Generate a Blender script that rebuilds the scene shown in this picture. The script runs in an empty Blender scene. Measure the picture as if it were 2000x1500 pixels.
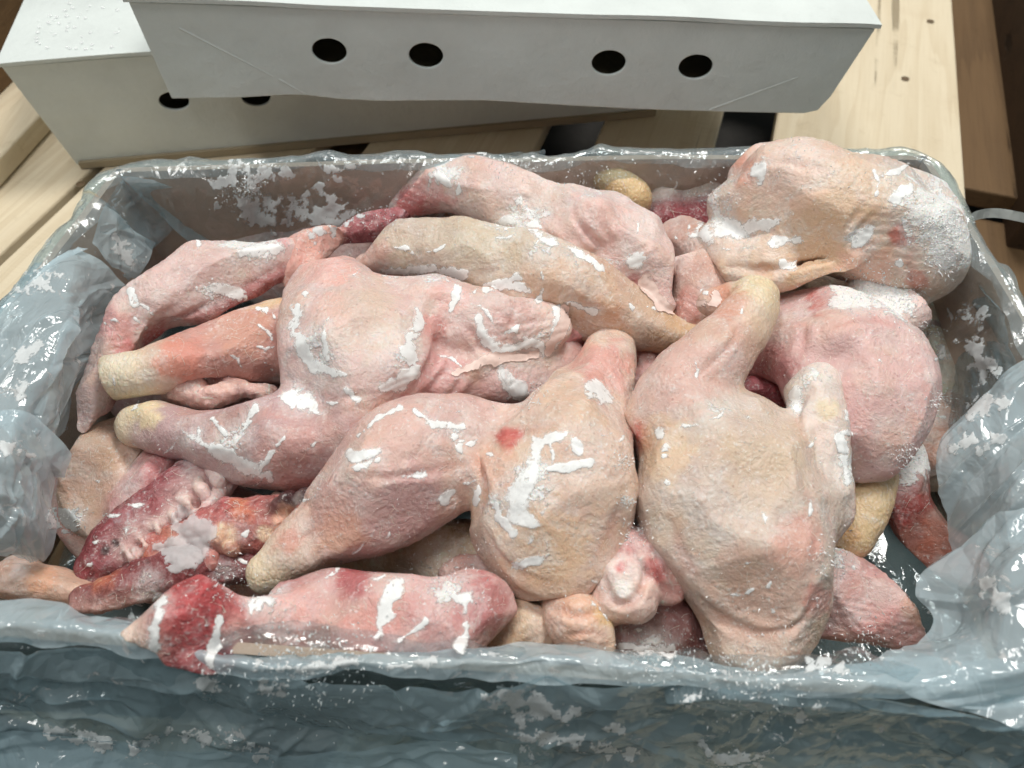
import bpy, bmesh, math, random
import numpy as np
from mathutils import Vector
from mathutils.bvhtree import BVHTree

SC = bpy.context.scene
COLL = SC.collection
rng = np.random.default_rng(7)
random.seed(7)

# ------------------------------------------------------------------ camera
F_PX, PITCH, ROLL, CAM_Z = 1500.0, math.radians(52), math.radians(1.0), 0.475
FWD = np.array([0, math.cos(PITCH), -math.sin(PITCH)])
RIGHT0 = np.array([1.0, 0, 0]); UP0 = np.cross(RIGHT0, FWD)
CR = math.cos(ROLL) * RIGHT0 + math.sin(ROLL) * UP0
CU = -math.sin(ROLL) * RIGHT0 + math.cos(ROLL) * UP0
CPOS = np.array([0, 0, CAM_Z])

cam_d = bpy.data.cameras.new('camera')
cam_d.sensor_fit = 'HORIZONTAL'; cam_d.sensor_width = 36.0
cam_d.lens = 36.0 * F_PX / 2000.0
cam_d.clip_start = 0.01; cam_d.clip_end = 60
cam_d.dof.use_dof = True; cam_d.dof.focus_distance = 0.46; cam_d.dof.aperture_fstop = 9.0
cam = bpy.data.objects.new('camera', cam_d); COLL.objects.link(cam)
from mathutils import Matrix
cam.matrix_world = Matrix(((CR[0], CU[0], -FWD[0], CPOS[0]), (CR[1], CU[1], -FWD[1], CPOS[1]),
                           (CR[2], CU[2], -FWD[2], CPOS[2]), (0, 0, 0, 1)))
SC.camera = cam

# ------------------------------------------------------------------ light
w = bpy.data.worlds.new('World'); SC.world = w; w.use_nodes = True
bg = w.node_tree.nodes['Background']
bg.inputs[0].default_value = (0.90, 1.0, 0.98, 1); bg.inputs[1].default_value = 0.22

def lamp(name, loc, target, size, energy, col):
    l = bpy.data.lights.new(name, 'AREA'); l.shape = 'RECTANGLE'; l.size, l.size_y = size
    l.energy = energy; l.color = col
    o = bpy.data.objects.new(name, l); COLL.objects.link(o); o.location = loc
    o.rotation_euler = (Vector(target) - Vector(loc)).to_track_quat('-Z', 'Y').to_euler()
    return o
lamp('hall_or_glint_lamp', (0.70, 1.35, 2.5), (0, .35, 0), (0.9, 0.6), 52, (1.0, 0.98, 0.93))
lamp('hall_or_glint_lamp', (-0.75, 0.30, 2.6), (0, .35, 0), (1.2, 0.5), 25, (1.0, 0.985, 0.95))

lamp('hall_or_glint_lamp', (0.55, -1.9, 2.5), (0, .2, 0), (0.12, 0.6), 5, (1.0, 0.98, 0.93))  # added lamp behind the camera, only for highlights on the front film
lamp('hall_or_glint_lamp', (-2.4, 1.2, 2.7), (0, .3, 0), (0.15, 0.9), 11, (1.0, 0.98, 0.93))  # added side lamp, put in for more glints on film and meat
SC.view_settings.view_transform = 'Standard'; SC.view_settings.look = 'None'
SC.view_settings.exposure = 0.0; SC.view_settings.gamma = 1.0
SC.render.engine = 'CYCLES'
SC.cycles.use_denoising = True; SC.cycles.use_adaptive_sampling = True; SC.cycles.adaptive_threshold = 0.045
SC.cycles.max_bounces = 8; SC.cycles.transparent_max_bounces = 16
SC.cycles.diffuse_bounces = 4; SC.cycles.glossy_bounces = 3; SC.cycles.transmission_bounces = 4
SC.cycles.sample_clamp_indirect = 4.0
SC.cycles.caustics_reflective = False; SC.cycles.caustics_refractive = False

# ------------------------------------------------------------------ photo-to-place survey helpers
def ray(px, py):
    return FWD + CR * (px - 1000) / F_PX - CU * (py - 750) / F_PX
def P(px, py, z):
    d = ray(px, py); return CPOS + d * ((z - CAM_Z) / d[2])
def depth_of(p): return float((np.asarray(p) - CPOS) @ FWD)
def proj(w):
    v = np.asarray(w) - CPOS; c = v @ FWD
    return 1000 + F_PX * (v @ CR) / c, 750 - F_PX * (v @ CU) / c
def lin(c):
    c = np.asarray(c, float) / 255.0
    return np.where(c <= 0.04045, c / 12.92, ((c + 0.055) / 1.055) ** 2.4)

# ------------------------------------------------------------------ noise
def _h(ix, iy, iz, s):
    n = (ix * 374761393 + iy * 668265263 + iz * 2147483647 + s * 1274126177) & 0xFFFFFFFF
    n = ((n ^ (n >> 13)) * 1274126177) & 0xFFFFFFFF
    n = ((n ^ (n >> 16)) * 2246822519) & 0xFFFFFFFF
    return ((n ^ (n >> 15)) & 0xFFFFFF) / float(0xFFFFFF)
def vnoise(p, seed=0):
    p = np.asarray(p, float)
    i = np.floor(p).astype(np.int64); f = p - i; f = f * f * f * (f * (f * 6 - 15) + 10)
    out = 0
    for dx in (0, 1):
        wx = f[..., 0] if dx else 1 - f[..., 0]
        for dy in (0, 1):
            wy = f[..., 1] if dy else 1 - f[..., 1]
            for dz in (0, 1):
                wz = f[..., 2] if dz else 1 - f[..., 2]
                out = out + wx * wy * wz * _h(i[..., 0] + dx, i[..., 1] + dy, i[..., 2] + dz, seed)
    return out
def fbm(p, seed=0, oct=3, g=0.5):
    p = np.asarray(p, float); a, s, t = 1.0, 0.0, 0.0
    for o in range(oct):
        s = s + a * vnoise(p * 2 ** o + 17.3 * o, seed + o); t += a; a *= g
    return s / t
def ridged(p, seed=0, oct=3):
    p = np.asarray(p, float); a, s, t = 1.0, 0.0, 0.0
    for o in range(oct):
        s = s + a * (1 - np.abs(2 * vnoise(p * 2 ** o + 9.1 * o, seed + o) - 1)); t += a; a *= 0.5
    return s / t

# ------------------------------------------------------------------ node helpers
class NT:
    def __init__(s, name):
        s.m = bpy.data.materials.new(name); s.m.use_nodes = True
        s.t = s.m.node_tree; s.t.nodes.clear()
        s.out = s.t.nodes.new('ShaderNodeOutputMaterial')
    def n(s, typ, props=None, **ins):
        nd = s.t.nodes.new('ShaderNode' + typ)
        for k, v in (props or {}).items(): setattr(nd, k, v)
        for k, v in ins.items():
            key = int(k[1:]) if (k[0] == 'i' and k[1:].isdigit()) else k.replace('_', ' ')
            s.set(nd.inputs[key], v)
        return nd
    def set(s, sock, v):
        if hasattr(v, 'is_linked') or isinstance(v, bpy.types.NodeSocket): s.t.links.new(v, sock)
        else:
            if isinstance(v, (tuple, list, np.ndarray)) and sock.type == 'RGBA' and len(v) == 3: v = tuple(v) + (1,)
            sock.default_value = v
    def math(s, op, a, b=0.0, c=None, clamp=False):
        nd = s.t.nodes.new('ShaderNodeMath'); nd.operation = op; nd.use_clamp = clamp
        s.set(nd.inputs[0], a); s.set(nd.inputs[1], b)
        if c is not None: s.set(nd.inputs[2], c)
        return nd.outputs[0]
    def step(s, x, lo, hi):
        nd = s.n('MapRange', {'interpolation_type': 'SMOOTHSTEP'}, Value=x)
        s.set(nd.inputs[1], lo); s.set(nd.inputs[2], hi); return nd.outputs[0]
    def lerp(s, x, a, b):
        nd = s.n('MapRange', Value=x); nd.inputs[3].default_value = a; nd.inputs[4].default_value = b; return nd.outputs[0]
    def mix(s, f, a, b, mode='MIX'):
        nd = s.t.nodes.new('ShaderNodeMix'); nd.data_type = 'RGBA'; nd.blend_type = mode
        s.set(nd.inputs[0], f); s.set(nd.inputs[6], a); s.set(nd.inputs[7], b); return nd.outputs[2]
    def noise(s, vec, scale, detail=4, rough=0.55, dist=0.0):
        return s.n('TexNoise', Vector=vec, Scale=scale, Detail=detail, Roughness=rough, Distortion=dist).outputs['Fac']
    def bump(s, h, dist, strength=1.0, normal=None):
        nd = s.n('Bump', Height=h, Distance=dist, Strength=strength)
        if normal is not None: s.set(nd.inputs['Normal'], normal)
        return nd.outputs[0]
    def done(s, shader): s.t.links.new(shader, s.out.inputs[0]); return s.m

def mat_skin():
    t = NT('chicken_skin_and_meat')
    co = t.n('TexCoord').outputs['Object']
    c = t.n('Attribute', {'attribute_name': 'Col'}).outputs['Color']
    msk = t.n('SeparateColor', Color=t.n('Attribute', {'attribute_name': 'Msk'}).outputs['Color'])
    frost, scale, meat = msk.outputs[0], msk.outputs[1], msk.outputs[2]
    plain = t.math('MULTIPLY', t.math('SUBTRACT', 1.0, meat, clamp=True), t.math('SUBTRACT', 1.0, scale, clamp=True))
    mid = t.noise(co, 110, 3, .6, .4)
    mic = t.noise(co, 520, 2, .6)
    fn = t.noise(co, 75, 5, .68, .6)
    # feather pores
    vp = t.n('TexVoronoi', {'feature': 'F1'}, Vector=co, Scale=260.0, Randomness=.85).outputs['Distance']
    pore = t.math('MULTIPLY', t.math('SUBTRACT', 1.0, t.step(vp, .05, .30)), t.math('MULTIPLY', plain, t.step(mid, .42, .62)))
    c = t.mix(t.math('MULTIPLY', pore, .62), c, t.mix(1.0, c, (.58, .46, .44), 'MULTIPLY'))
    c = t.mix(t.math('MULTIPLY', plain, .34), c, t.mix(1.0, c, t.mix(mid, (.86, .76, .76), (1.12, 1.12, 1.10)), 'MULTIPLY'))
    # meat marbling
    st = t.noise(co, 105, 5, .66, 1.4)
    mr = t.n('ValToRGB', Fac=st); r = mr.color_ramp
    r.elements[0].position = .30; r.elements[0].color = (.45, .32, .34, 1)
    r.elements[1].position = .48; r.elements[1].color = (1, 1, 1, 1)
    e = r.elements.new(.58); e.color = (1.12, 1.25, 1.25, 1)
    e = r.elements.new(.68); e.color = (1.3, 2.7, 2.7, 1)
    c = t.mix(meat, c, t.mix(1.0, c, mr.outputs[0], 'MULTIPLY'))
    # scales of the hock
    ve = t.n('TexVoronoi', {'feature': 'DISTANCE_TO_EDGE'}, Vector=t.n('Mapping', Vector=co, Rotation=(0, 0, .5), Scale=(1, .55, .8)).outputs[0], Scale=360.0, Randomness=.55).outputs['Distance']
    sl = t.step(ve, .0, .30)
    c = t.mix(t.math('MULTIPLY', t.math('SUBTRACT', 1.0, sl), t.math('MULTIPLY', scale, .26)), c, t.mix(1.0, c, (.66, .52, .38), 'MULTIPLY'))
    # frost
    fsum = t.math('ADD', frost, t.math('MULTIPLY', t.math('SUBTRACT', fn, .5), 1.6))
    fsum = t.math('ADD', fsum, t.math('MULTIPLY', t.math('SUBTRACT', mic, .5), .45))
    fm = t.step(fsum, .50, .62)
    haze = t.math('MULTIPLY', t.step(fsum, .02, .62), .40)
    speck = t.math('MULTIPLY', t.step(mic, .57, .68), t.math('MULTIPLY', t.step(fn, .36, .60), .50))
    fall = t.math('MAXIMUM', t.math('MULTIPLY', fm, .90), t.math('MAXIMUM', haze, speck))
    c = t.mix(fall, c, (.83, .83, .82))
    # relief, one height field (metres)
    h = t.math('MULTIPLY', t.math('MULTIPLY', t.step(vp, .0, .55), plain), t.math('MULTIPLY', t.step(fn, .36, .64), -.00050))
    h = t.math('ADD', h, t.math('MULTIPLY', mid, .0010))
    h = t.math('ADD', h, t.math('MULTIPLY', mic, .00050))
    h = t.math('ADD', h, t.math('MULTIPLY', t.math('MULTIPLY', st, meat), .0034))
    h = t.math('ADD', h, t.math('MULTIPLY', t.math('MULTIPLY', sl, scale), .0003))
    h = t.math('ADD', h, t.math('MULTIPLY', t.math('MULTIPLY', fm, t.math('ADD', .6, mic)), .0006))
    b = t.bump(h, 1.0, .8)
    rough = t.math('ADD', t.lerp(mid, .34, .58), t.math('MULTIPLY', fm, .25))
    p = t.n('BsdfPrincipled', Base_Color=c, Roughness=rough, Normal=b)
    p.inputs['Coat Weight'].default_value = .44; p.inputs['Coat Roughness'].default_value = .13
    p.inputs['Subsurface Weight'].default_value = .22; p.inputs['Subsurface Radius'].default_value = (1, .45, .3); p.inputs['Subsurface Scale'].default_value = .0035
    p.inputs['Specular IOR Level'].default_value = .42
    t.set(p.inputs['Coat Normal'], t.bump(mic, .0032, 1.0, b))
    return t.done(p.outputs[0])

def mat_ice(name, solid=.85, tint=(.90, .905, .90), edge=.95):
    t = NT(name)
    co = t.n('TexCoord').outputs['Object']
    n = t.noise(co, 260, 6, .7); n2 = t.noise(co, 60, 4, .6)
    b = t.bump(n, .0005, .6)
    c = t.mix(t.step(n, .3, .7), np.array(tint) * .88, tint)
    p = t.n('BsdfPrincipled', Base_Color=c, Roughness=.42, Normal=b)
    p.inputs['Specular IOR Level'].default_value = .5
    m1 = p
    tp = t.n('BsdfTransparent')
    ed = t.n('Attribute', {'attribute_name': 'Edge'}).outputs['Fac']
    g1 = t.noise(co, 230, 6, .72)
    f = t.math('ADD', t.math('MULTIPLY', ed, edge), t.math('MULTIPLY', t.math('SUBTRACT', g1, .5), 2.3))
    f = t.math('ADD', f, t.math('MULTIPLY', t.math('SUBTRACT', n2, .5), .9))
    f = t.math('MULTIPLY', t.step(f, .08, .62), solid)
    m2 = t.n('MixShader', Fac=f); t.set(m2.inputs[1], tp.outputs[0]); t.set(m2.inputs[2], m1.outputs[0])
    return t.done(m2.outputs[0])

def mat_film(name, body, col, frost=.5, fine=1.0, gloss=.10):
    t = NT(name)
    co = t.n('TexCoord').outputs['Object']
    n = t.noise(co, 28, 4, .55, .8); n2 = t.noise(co, 120, 3, .6, .2)
    wq = t.n('VectorMath', {'operation': 'ADD'}, i0=co, i1=t.n('VectorMath', {'operation': 'SCALE'}, i0=t.n('TexNoise', Vector=co, Scale=22.0, Detail=1.0).outputs['Color'], Scale=.02).outputs[0]).outputs[0]
    k1 = t.n('TexVoronoi', {'feature': 'F1', 'distance': 'CHEBYCHEV'}, Vector=t.n('Mapping', Vector=wq, Rotation=(.3, .5, .6), Scale=(1, .4, .7)).outputs[0], Scale=70.0).outputs['Distance']
    k2 = t.n('TexVoronoi', {'feature': 'F1', 'distance': 'CHEBYCHEV'}, Vector=t.n('Mapping', Vector=wq, Rotation=(.9, .2, 2.0), Scale=(1, .5, .8)).outputs[0], Scale=190.0).outputs['Distance']
    hk = t.math('ADD', t.math('MULTIPLY', k1, .0040 * fine), t.math('MULTIPLY', t.math('MULTIPLY', k2, .0011 * fine), t.step(n, .42, .62)))
    b = t.bump(hk, 1.0, .8)
    # frost caught on the film
    fn = t.noise(co, 60, 7, .72, .6); fl = t.noise(co, 9, 2, .5)
    fm = t.math('MULTIPLY', t.step(fn, .60, .645), t.step(fl, .62 - frost * .3, .68 - frost * .3))
    c = t.mix(t.step(n, .3, .7), np.array(col) * .9, col)
    c = t.mix(fm, c, (.80, .82, .83))
    df = t.n('BsdfDiffuse', Color=c, Normal=b)
    tl = t.n('BsdfTranslucent', Color=c, Normal=b)
    m0 = t.n('MixShader', Fac=.35); t.set(m0.inputs[1], df.outputs[0]); t.set(m0.inputs[2], tl.outputs[0])
    tp = t.n('BsdfTransparent', Color=(.90, .955, .97))
    bod = t.math('ADD', body, t.math('MULTIPLY', t.math('SUBTRACT', n, .5), body * .3))
    bod = t.math('MAXIMUM', bod, t.math('MULTIPLY', fm, .85), clamp=True)
    m1 = t.n('MixShader', Fac=bod); t.set(m1.inputs[1], tp.outputs[0]); t.set(m1.inputs[2], m0.outputs[0])
    gl = t.n('BsdfGlossy', Color=(1, 1, 1), Roughness=gloss, Normal=b)
    geo = t.n('NewGeometry')
    dt = t.math('ABSOLUTE', t.n('VectorMath', {'operation': 'DOT_PRODUCT'}, i0=b, i1=geo.outputs['Incoming']).outputs['Value'])
    fr = t.math('ADD', .045, t.math('MULTIPLY', t.math('POWER', t.math('SUBTRACT', 1.0, dt, clamp=True), 5.0), .30))
    fac = t.math('MULTIPLY', t.math('MULTIPLY', fr, 1.5), t.math('SUBTRACT', 1.0, t.math('MULTIPLY', fm, .8)), clamp=True)
    m2 = t.n('MixShader', Fac=fac); t.set(m2.inputs[1], m1.outputs[0]); t.set(m2.inputs[2], gl.outputs[0])
    return t.done(m2.outputs[0])

def mat_wood(name, base, dark, seed=0.0):
    t = NT(name)
    co = t.n('TexCoord').outputs['Object']
    rnd = t.n('ObjectInfo').outputs['Random']
    off = t.n('CombineXYZ', X=t.math('MULTIPLY', rnd, 7.0), Y=t.math('MULTIPLY', rnd, 13.0), Z=rnd).outputs[0]
    v = t.n('VectorMath', {'operation': 'ADD'}, i0=co, i1=off).outputs[0]
    # growth rings: distance from a long axis, bent by noise
    wv = t.n('Mapping', Vector=v, Scale=(1, .05, 1)).outputs[0]
    warp = t.noise(wv, 9, 4, .55)
    wn = t.n('TexNoise', Vector=wv, Scale=34.0, Detail=3.0).outputs['Fac']
    ring = t.math('FRACT', t.math('ADD', t.math('MULTIPLY', warp, 13.0), t.math('MULTIPLY', wn, 1.2)))
    late = t.math('MULTIPLY', t.step(ring, .25, .93), t.math('SUBTRACT', 1.0, t.step(ring, .94, 1.0)))
    fib = t.noise(t.n('Mapping', Vector=v, Scale=(1, .025, 1)).outputs[0], 520, 4, .6)
    blot = t.noise(v, 11, 5, .6)
    c = t.mix(t.math('MULTIPLY', late, .24), base, dark)
    c = t.mix(t.math('MULTIPLY', t.step(fib, .45, .75), .22), c, dark)
    c = t.mix(t.math('MULTIPLY', t.step(blot, .52, .75), .28), c, t.mix(1.0, c, (.78, .70, .62), 'MULTIPLY'))
    # knots
    vk = t.n('TexVoronoi', Vector=t.n('Mapping', Vector=v, Scale=(1, .45, 1)).outputs[0], Scale=7.0).outputs['Distance']
    c = t.mix(t.math('MULTIPLY', t.math('SUBTRACT', 1.0, t.step(vk, .03, .10)), .6), c, np.array(dark) * .5)
    crk = t.noise(t.n('Mapping', Vector=v, Scale=(1, .018, 1)).outputs[0], 60, 3, .5)
    crk = t.math('MULTIPLY', t.step(crk, .655, .69), t.step(blot, .40, .55))
    c = t.mix(t.math('MULTIPLY', crk, .65), c, np.array(dark) * .35)
    dirt = t.noise(v, 34, 6, .7, .4)
    c = t.mix(t.math('MULTIPLY', t.step(dirt, .56, .74), .35), c, t.mix(1.0, c, (.66, .60, .52), 'MULTIPLY'))
    saw = t.noise(t.n('Mapping', Vector=v, Scale=(.06, 1, 1)).outputs[0], 240, 2, .5)
    b = t.bump(t.math('ADD', fib, t.math('SUBTRACT', t.math('MULTIPLY', saw, .8), t.math('MULTIPLY', crk, 3.0))), .0007, .7)
    p = t.n('BsdfPrincipled', Base_Color=c, Roughness=.72, Normal=b)
    p.inputs['Specular IOR Level'].default_value = .25
    return t.done(p.outputs[0])

def mat_card(name, base, var=.06, rough=.6, dirt=0.0):
    t = NT(name)
    co = t.n('TexCoord').outputs['Object']
    n = t.noise(co, 12, 6, .6); f = t.noise(co, 700, 3, .6); cor = t.noise(t.n('Mapping', Vector=co, Scale=(1, 1, .12)).outputs[0], 160, 2, .5)
    c = t.mix(t.step(n, .3, .7), np.array(base) * (1 - var), base)
    c = t.mix(t.math('MULTIPLY', t.step(f, .55, .7), .10), c, np.array(base) * .75)
    if dirt: c = t.mix(t.math('MULTIPLY', t.step(t.noise(co, 30, 6, .7, 1), .55, .72), dirt), c, np.array(base) * .55)
    b = t.bump(f, .0003, .5); b = t.bump(cor, .0008, .25, b); b = t.bump(n, .014, .35, b)
    p = t.n('BsdfPrincipled', Base_Color=c, Roughness=rough, Normal=b)
    p.inputs['Specular IOR Level'].default_value = .35
    return t.done(p.outputs[0])

def mat_plain(name, base, rough=.6, metal=0.0, bump=.0):
    t = NT(name); co = t.n('TexCoord').outputs['Object']
    n = t.noise(co, 80, 5, .6)
    c = t.mix(n, np.array(base) * .75, np.array(base) * 1.15)
    p = t.n('BsdfPrincipled', Base_Color=c, Roughness=rough, Metallic=metal)
    if bump: t.set(p.inputs['Normal'], t.bump(n, bump, .7))
    return t.done(p.outputs[0])

M_SKIN = mat_skin()
M_ICE = mat_ice('frost', .92, (.97, .97, .965), .85)
M_RIME = mat_ice('rime', .98, (.90, .91, .91), 3.0)
M_ICETHIN = mat_ice('thin_frost', .80, (.80, .83, .84))
M_ICECLEAR = mat_ice('clear_ice', .50, (.90, .91, .92), 2.2)
M_FILM = mat_film('blue_film', .26, (.50, .70, .80), .5)
M_FILM3 = mat_film('blue_film_draped', .50, (.64, .84, .93), .45, gloss=.12)
M_FILM4 = mat_film('rim_film', .17, (.74, .86, .92), .5, gloss=.22)
M_FILMIN = mat_film('thin_film', .09, (.66, .76, .82), .62)
M_FILM2 = mat_film('blue_film_gathered', .58, (.76, .91, .98), .70)
M_WOOD = mat_wood('pale_pine', lin((222, 208, 182)), lin((190, 168, 134)))
M_WOODD = mat_wood('old_pine', lin((112, 88, 62)), lin((66, 50, 36)))
M_SHADEDW = mat_wood('shaded_timber', lin((70, 52, 36)), lin((44, 32, 22)))  # wood darkened to carry the shade beyond the pallet
M_WHITE = mat_card('white_board', (.70, .745, .73), .11, .55, .12)
M_KRAFT = mat_card('kraft_board', lin((168, 154, 130)), .12, .75)
M_INNER = mat_card('carton_inner', lin((204, 172, 150)), .12, .7, .2)
M_SHADED = mat_card('carton_shaded', lin((92, 100, 92)), .08, .7, .0)  # board colour darkened to stand for the shadow on the carton front
M_NAIL = mat_plain('nail', lin((120, 100, 76)), .5, .4)
M_FLOOR = mat_plain('floor', (.022, .019, .016), .8, 0, .002)

# ------------------------------------------------------------------ object helpers
def tag(o, label=None, cat=None, group=None, kind=None):
    if label: o['label'] = label
    if cat: o['category'] = cat
    if group: o['group'] = group
    if kind: o['kind'] = kind
    return o
def empty(name, loc):
    o = bpy.data.objects.new(name, None); o.empty_display_size = .02
    COLL.objects.link(o); o.location = [float(x) for x in loc]; return o
def mesh_obj(name, V, Fc, mat, parent=None, origin=None, smooth=False):
    """V in world coordinates"""
    V = np.asarray(V, float)
    if parent is not None: org = np.array(parent['_o']) if '_o' in parent else np.array(parent.location)
    elif origin is not None: org = np.asarray(origin, float)
    else: org = np.array([V[:, 0].mean(), V[:, 1].mean(), V[:, 2].min()])
    me = bpy.data.meshes.new(name)
    me.from_pydata((V - org).tolist(), [], [list(map(int, f)) for f in Fc])
    me.update()
    if smooth: me.polygons.foreach_set('use_smooth', [True] * len(me.polygons))
    me.materials.append(mat)
    o = bpy.data.objects.new(name, me); COLL.objects.link(o)
    if parent is None: o.location = org
    else: o.parent = parent
    return o
def grid_faces(nu, nv):
    i = np.arange(nu - 1)[:, None] * nv + np.arange(nv - 1)[None, :]
    i = i.ravel(); return np.stack([i, i + nv, i + nv + 1, i + 1], 1)
def box_vf(c, ex, ey, ez):
    c, ex, ey, ez = map(lambda a: np.asarray(a, float), (c, ex, ey, ez))
    V = [c + sx * ex + sy * ey + sz * ez for sz in (-1, 1) for sy in (-1, 1) for sx in (-1, 1)]
    return np.array(V), [(0, 2, 3, 1), (4, 5, 7, 6), (0, 1, 5, 4), (2, 6, 7, 3), (0, 4, 6, 2), (1, 3, 7, 5)]
def bevel(o, w=.0015, seg=2):
    m = o.modifiers.new('b', 'BEVEL'); m.width = w; m.segments = seg; m.limit_method = 'ANGLE'; return o

# ------------------------------------------------------------------ setting: floor and pallet
V, Fc = box_vf((0, 1, -.205), (6, 0, 0), (0, 6, 0), (0, 0, .03))
tag(mesh_obj('floor', V, Fc, M_FLOOR), kind='structure')

TH = math.radians(73)
PD = np.array([math.cos(TH), math.sin(TH), 0]); PS = np.array([math.sin(TH), -math.cos(TH), 0])
pallet = empty('wooden_pallet', (0, .4, -.14))
tag(pallet, 'pale pine wooden pallet with nailed planks carrying all the boxes', 'pallet')
def plank(s0, s1, t0, t1, ztop, th, mat, name='plank'):
    c = PS * (s0 + s1) / 2 + PD * (t0 + t1) / 2; c = np.array([c[0], c[1], ztop - th / 2])
    me = bpy.data.meshes.new(name)
    V, Fc = box_vf((0, 0, 0), ((s1 - s0) / 2, 0, 0), (0, (t1 - t0) / 2, 0), (0, 0, th / 2))
    me.from_pydata(V.tolist(), [], Fc); me.materials.append(mat)
    o = bpy.data.objects.new(name, me); COLL.objects.link(o); o.parent = pallet
    o.location = c - np.array(pallet.location); o.rotation_euler[2] = TH - math.pi / 2
    return bevel(o, .0025)
for i, (a, b) in enumerate([(-.80, -.590), (-.580, -.396), (-.347, -.182), (-.124, -.004), (.052, .243)]):
    plank(a, b, .03, 1.25, -.0005, .022, M_WOOD)
for tt in (.10, .62, 1.12):
    plank(-.80, .243, tt - .05, tt + .05, -.0235, .022, M_WOODD, 'stringer_board')
    for ss in (-.72, -.27, .19): plank(ss - .05, ss + .05, tt - .05, tt + .05, -.0465, .085, M_WOODD, 'pallet_block')
plank(.262, .335, .80, 1.6, -.045, .022, M_WOODD, 'lower_board')
plank(.262, .345, .58, .795, -.075, .022, M_WOODD, 'lower_board')
def nail(px, py):
    c = P(px, py, 0)
    n = 14; V = [c + np.array([0, 0, .0012])]; Fc = []
    for k in range(n):
        a = 2 * math.pi * k / n; V.append(c + np.array([.0045 * math.cos(a), .0045 * math.sin(a), .0006]))
    for k in range(n): Fc.append((0, 1 + k, 1 + (k + 1) % n))
    mesh_obj('nail', V, Fc, M_NAIL, pallet)
for q in ((1817, 42), (1768, 154), (158, 360)): nail(*q)
# a second board stack standing at the far left
bt = empty('wooden_board', P(20, 200, 0)); tag(bt, 'pale wooden board with a raised edge beside the lower white box, far left', 'board')
a, b = P(75, 232, .02), P(-60, 378, .02); d = (a - b) / np.linalg.norm(a - b); nrm = np.array([-d[1], d[0], 0])
V, Fc = box_vf((a + b) / 2 + nrm * .018 + d * .05 - np.array([0, 0, .0085]), d * .30, nrm * .018, (0, 0, .0105))
bevel(mesh_obj('plank', V, Fc, M_WOOD, bt), .002)
V, Fc = box_vf((a + b) / 2 + nrm * .16 + d * .05 - np.array([0, 0, -.03]), d * .34, nrm * .07, (0, 0, .05))
bevel(mesh_obj('beam', V, Fc, M_WOODD, bt), .002)
# timber block right of the pallet, shade put into its dark colour
blk = empty('timber_beam', P(1990, 200, -.1)); tag(blk, 'timber beam beyond the pallet edge with shade painted dark brown', 'beam')
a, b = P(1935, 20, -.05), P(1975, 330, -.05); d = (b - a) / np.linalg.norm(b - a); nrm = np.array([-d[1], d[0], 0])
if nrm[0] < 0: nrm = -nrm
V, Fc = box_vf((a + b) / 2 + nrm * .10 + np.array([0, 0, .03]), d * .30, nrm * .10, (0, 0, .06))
bevel(mesh_obj('beam', V, Fc, M_SHADEDW, blk), .003)

# ------------------------------------------------------------------ white lids behind
def plane_hit(px, py, o, n):
    d = ray(px, py); return CPOS + d * (((o - CPOS) @ n) / (d @ n))
def panel(name, poly3, holes3, n, th, mat, parent):
    """flat board: outline and round holes (lists of 3-D points), thickness th against n"""
    bm = bmesh.new(); org = np.array(parent.location); es = []
    for loop in [poly3] + holes3:
        vs = [bm.verts.new((np.asarray(p) - org).tolist()) for p in loop]
        es += [bm.edges.new((vs[i], vs[(i + 1) % len(vs)])) for i in range(len(vs))]
    bmesh.ops.triangle_fill(bm, use_beauty=True, edges=es, normal=Vector(n))
    r = bmesh.ops.extrude_face_region(bm, geom=bm.faces[:])
    off = Vector((-np.asarray(n) * th).tolist())
    for v in [g for g in r['geom'] if isinstance(g, bmesh.types.BMVert)]: v.co += off
    bmesh.ops.recalc_face_normals(bm, faces=bm.faces[:])
    me = bpy.data.meshes.new(name); bm.to_mesh(me); bm.free(); me.materials.append(mat)
    o = bpy.data.objects.new(name, me); COLL.objects.link(o); o.parent = parent
    return bevel(o, .0009, 2)

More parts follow.
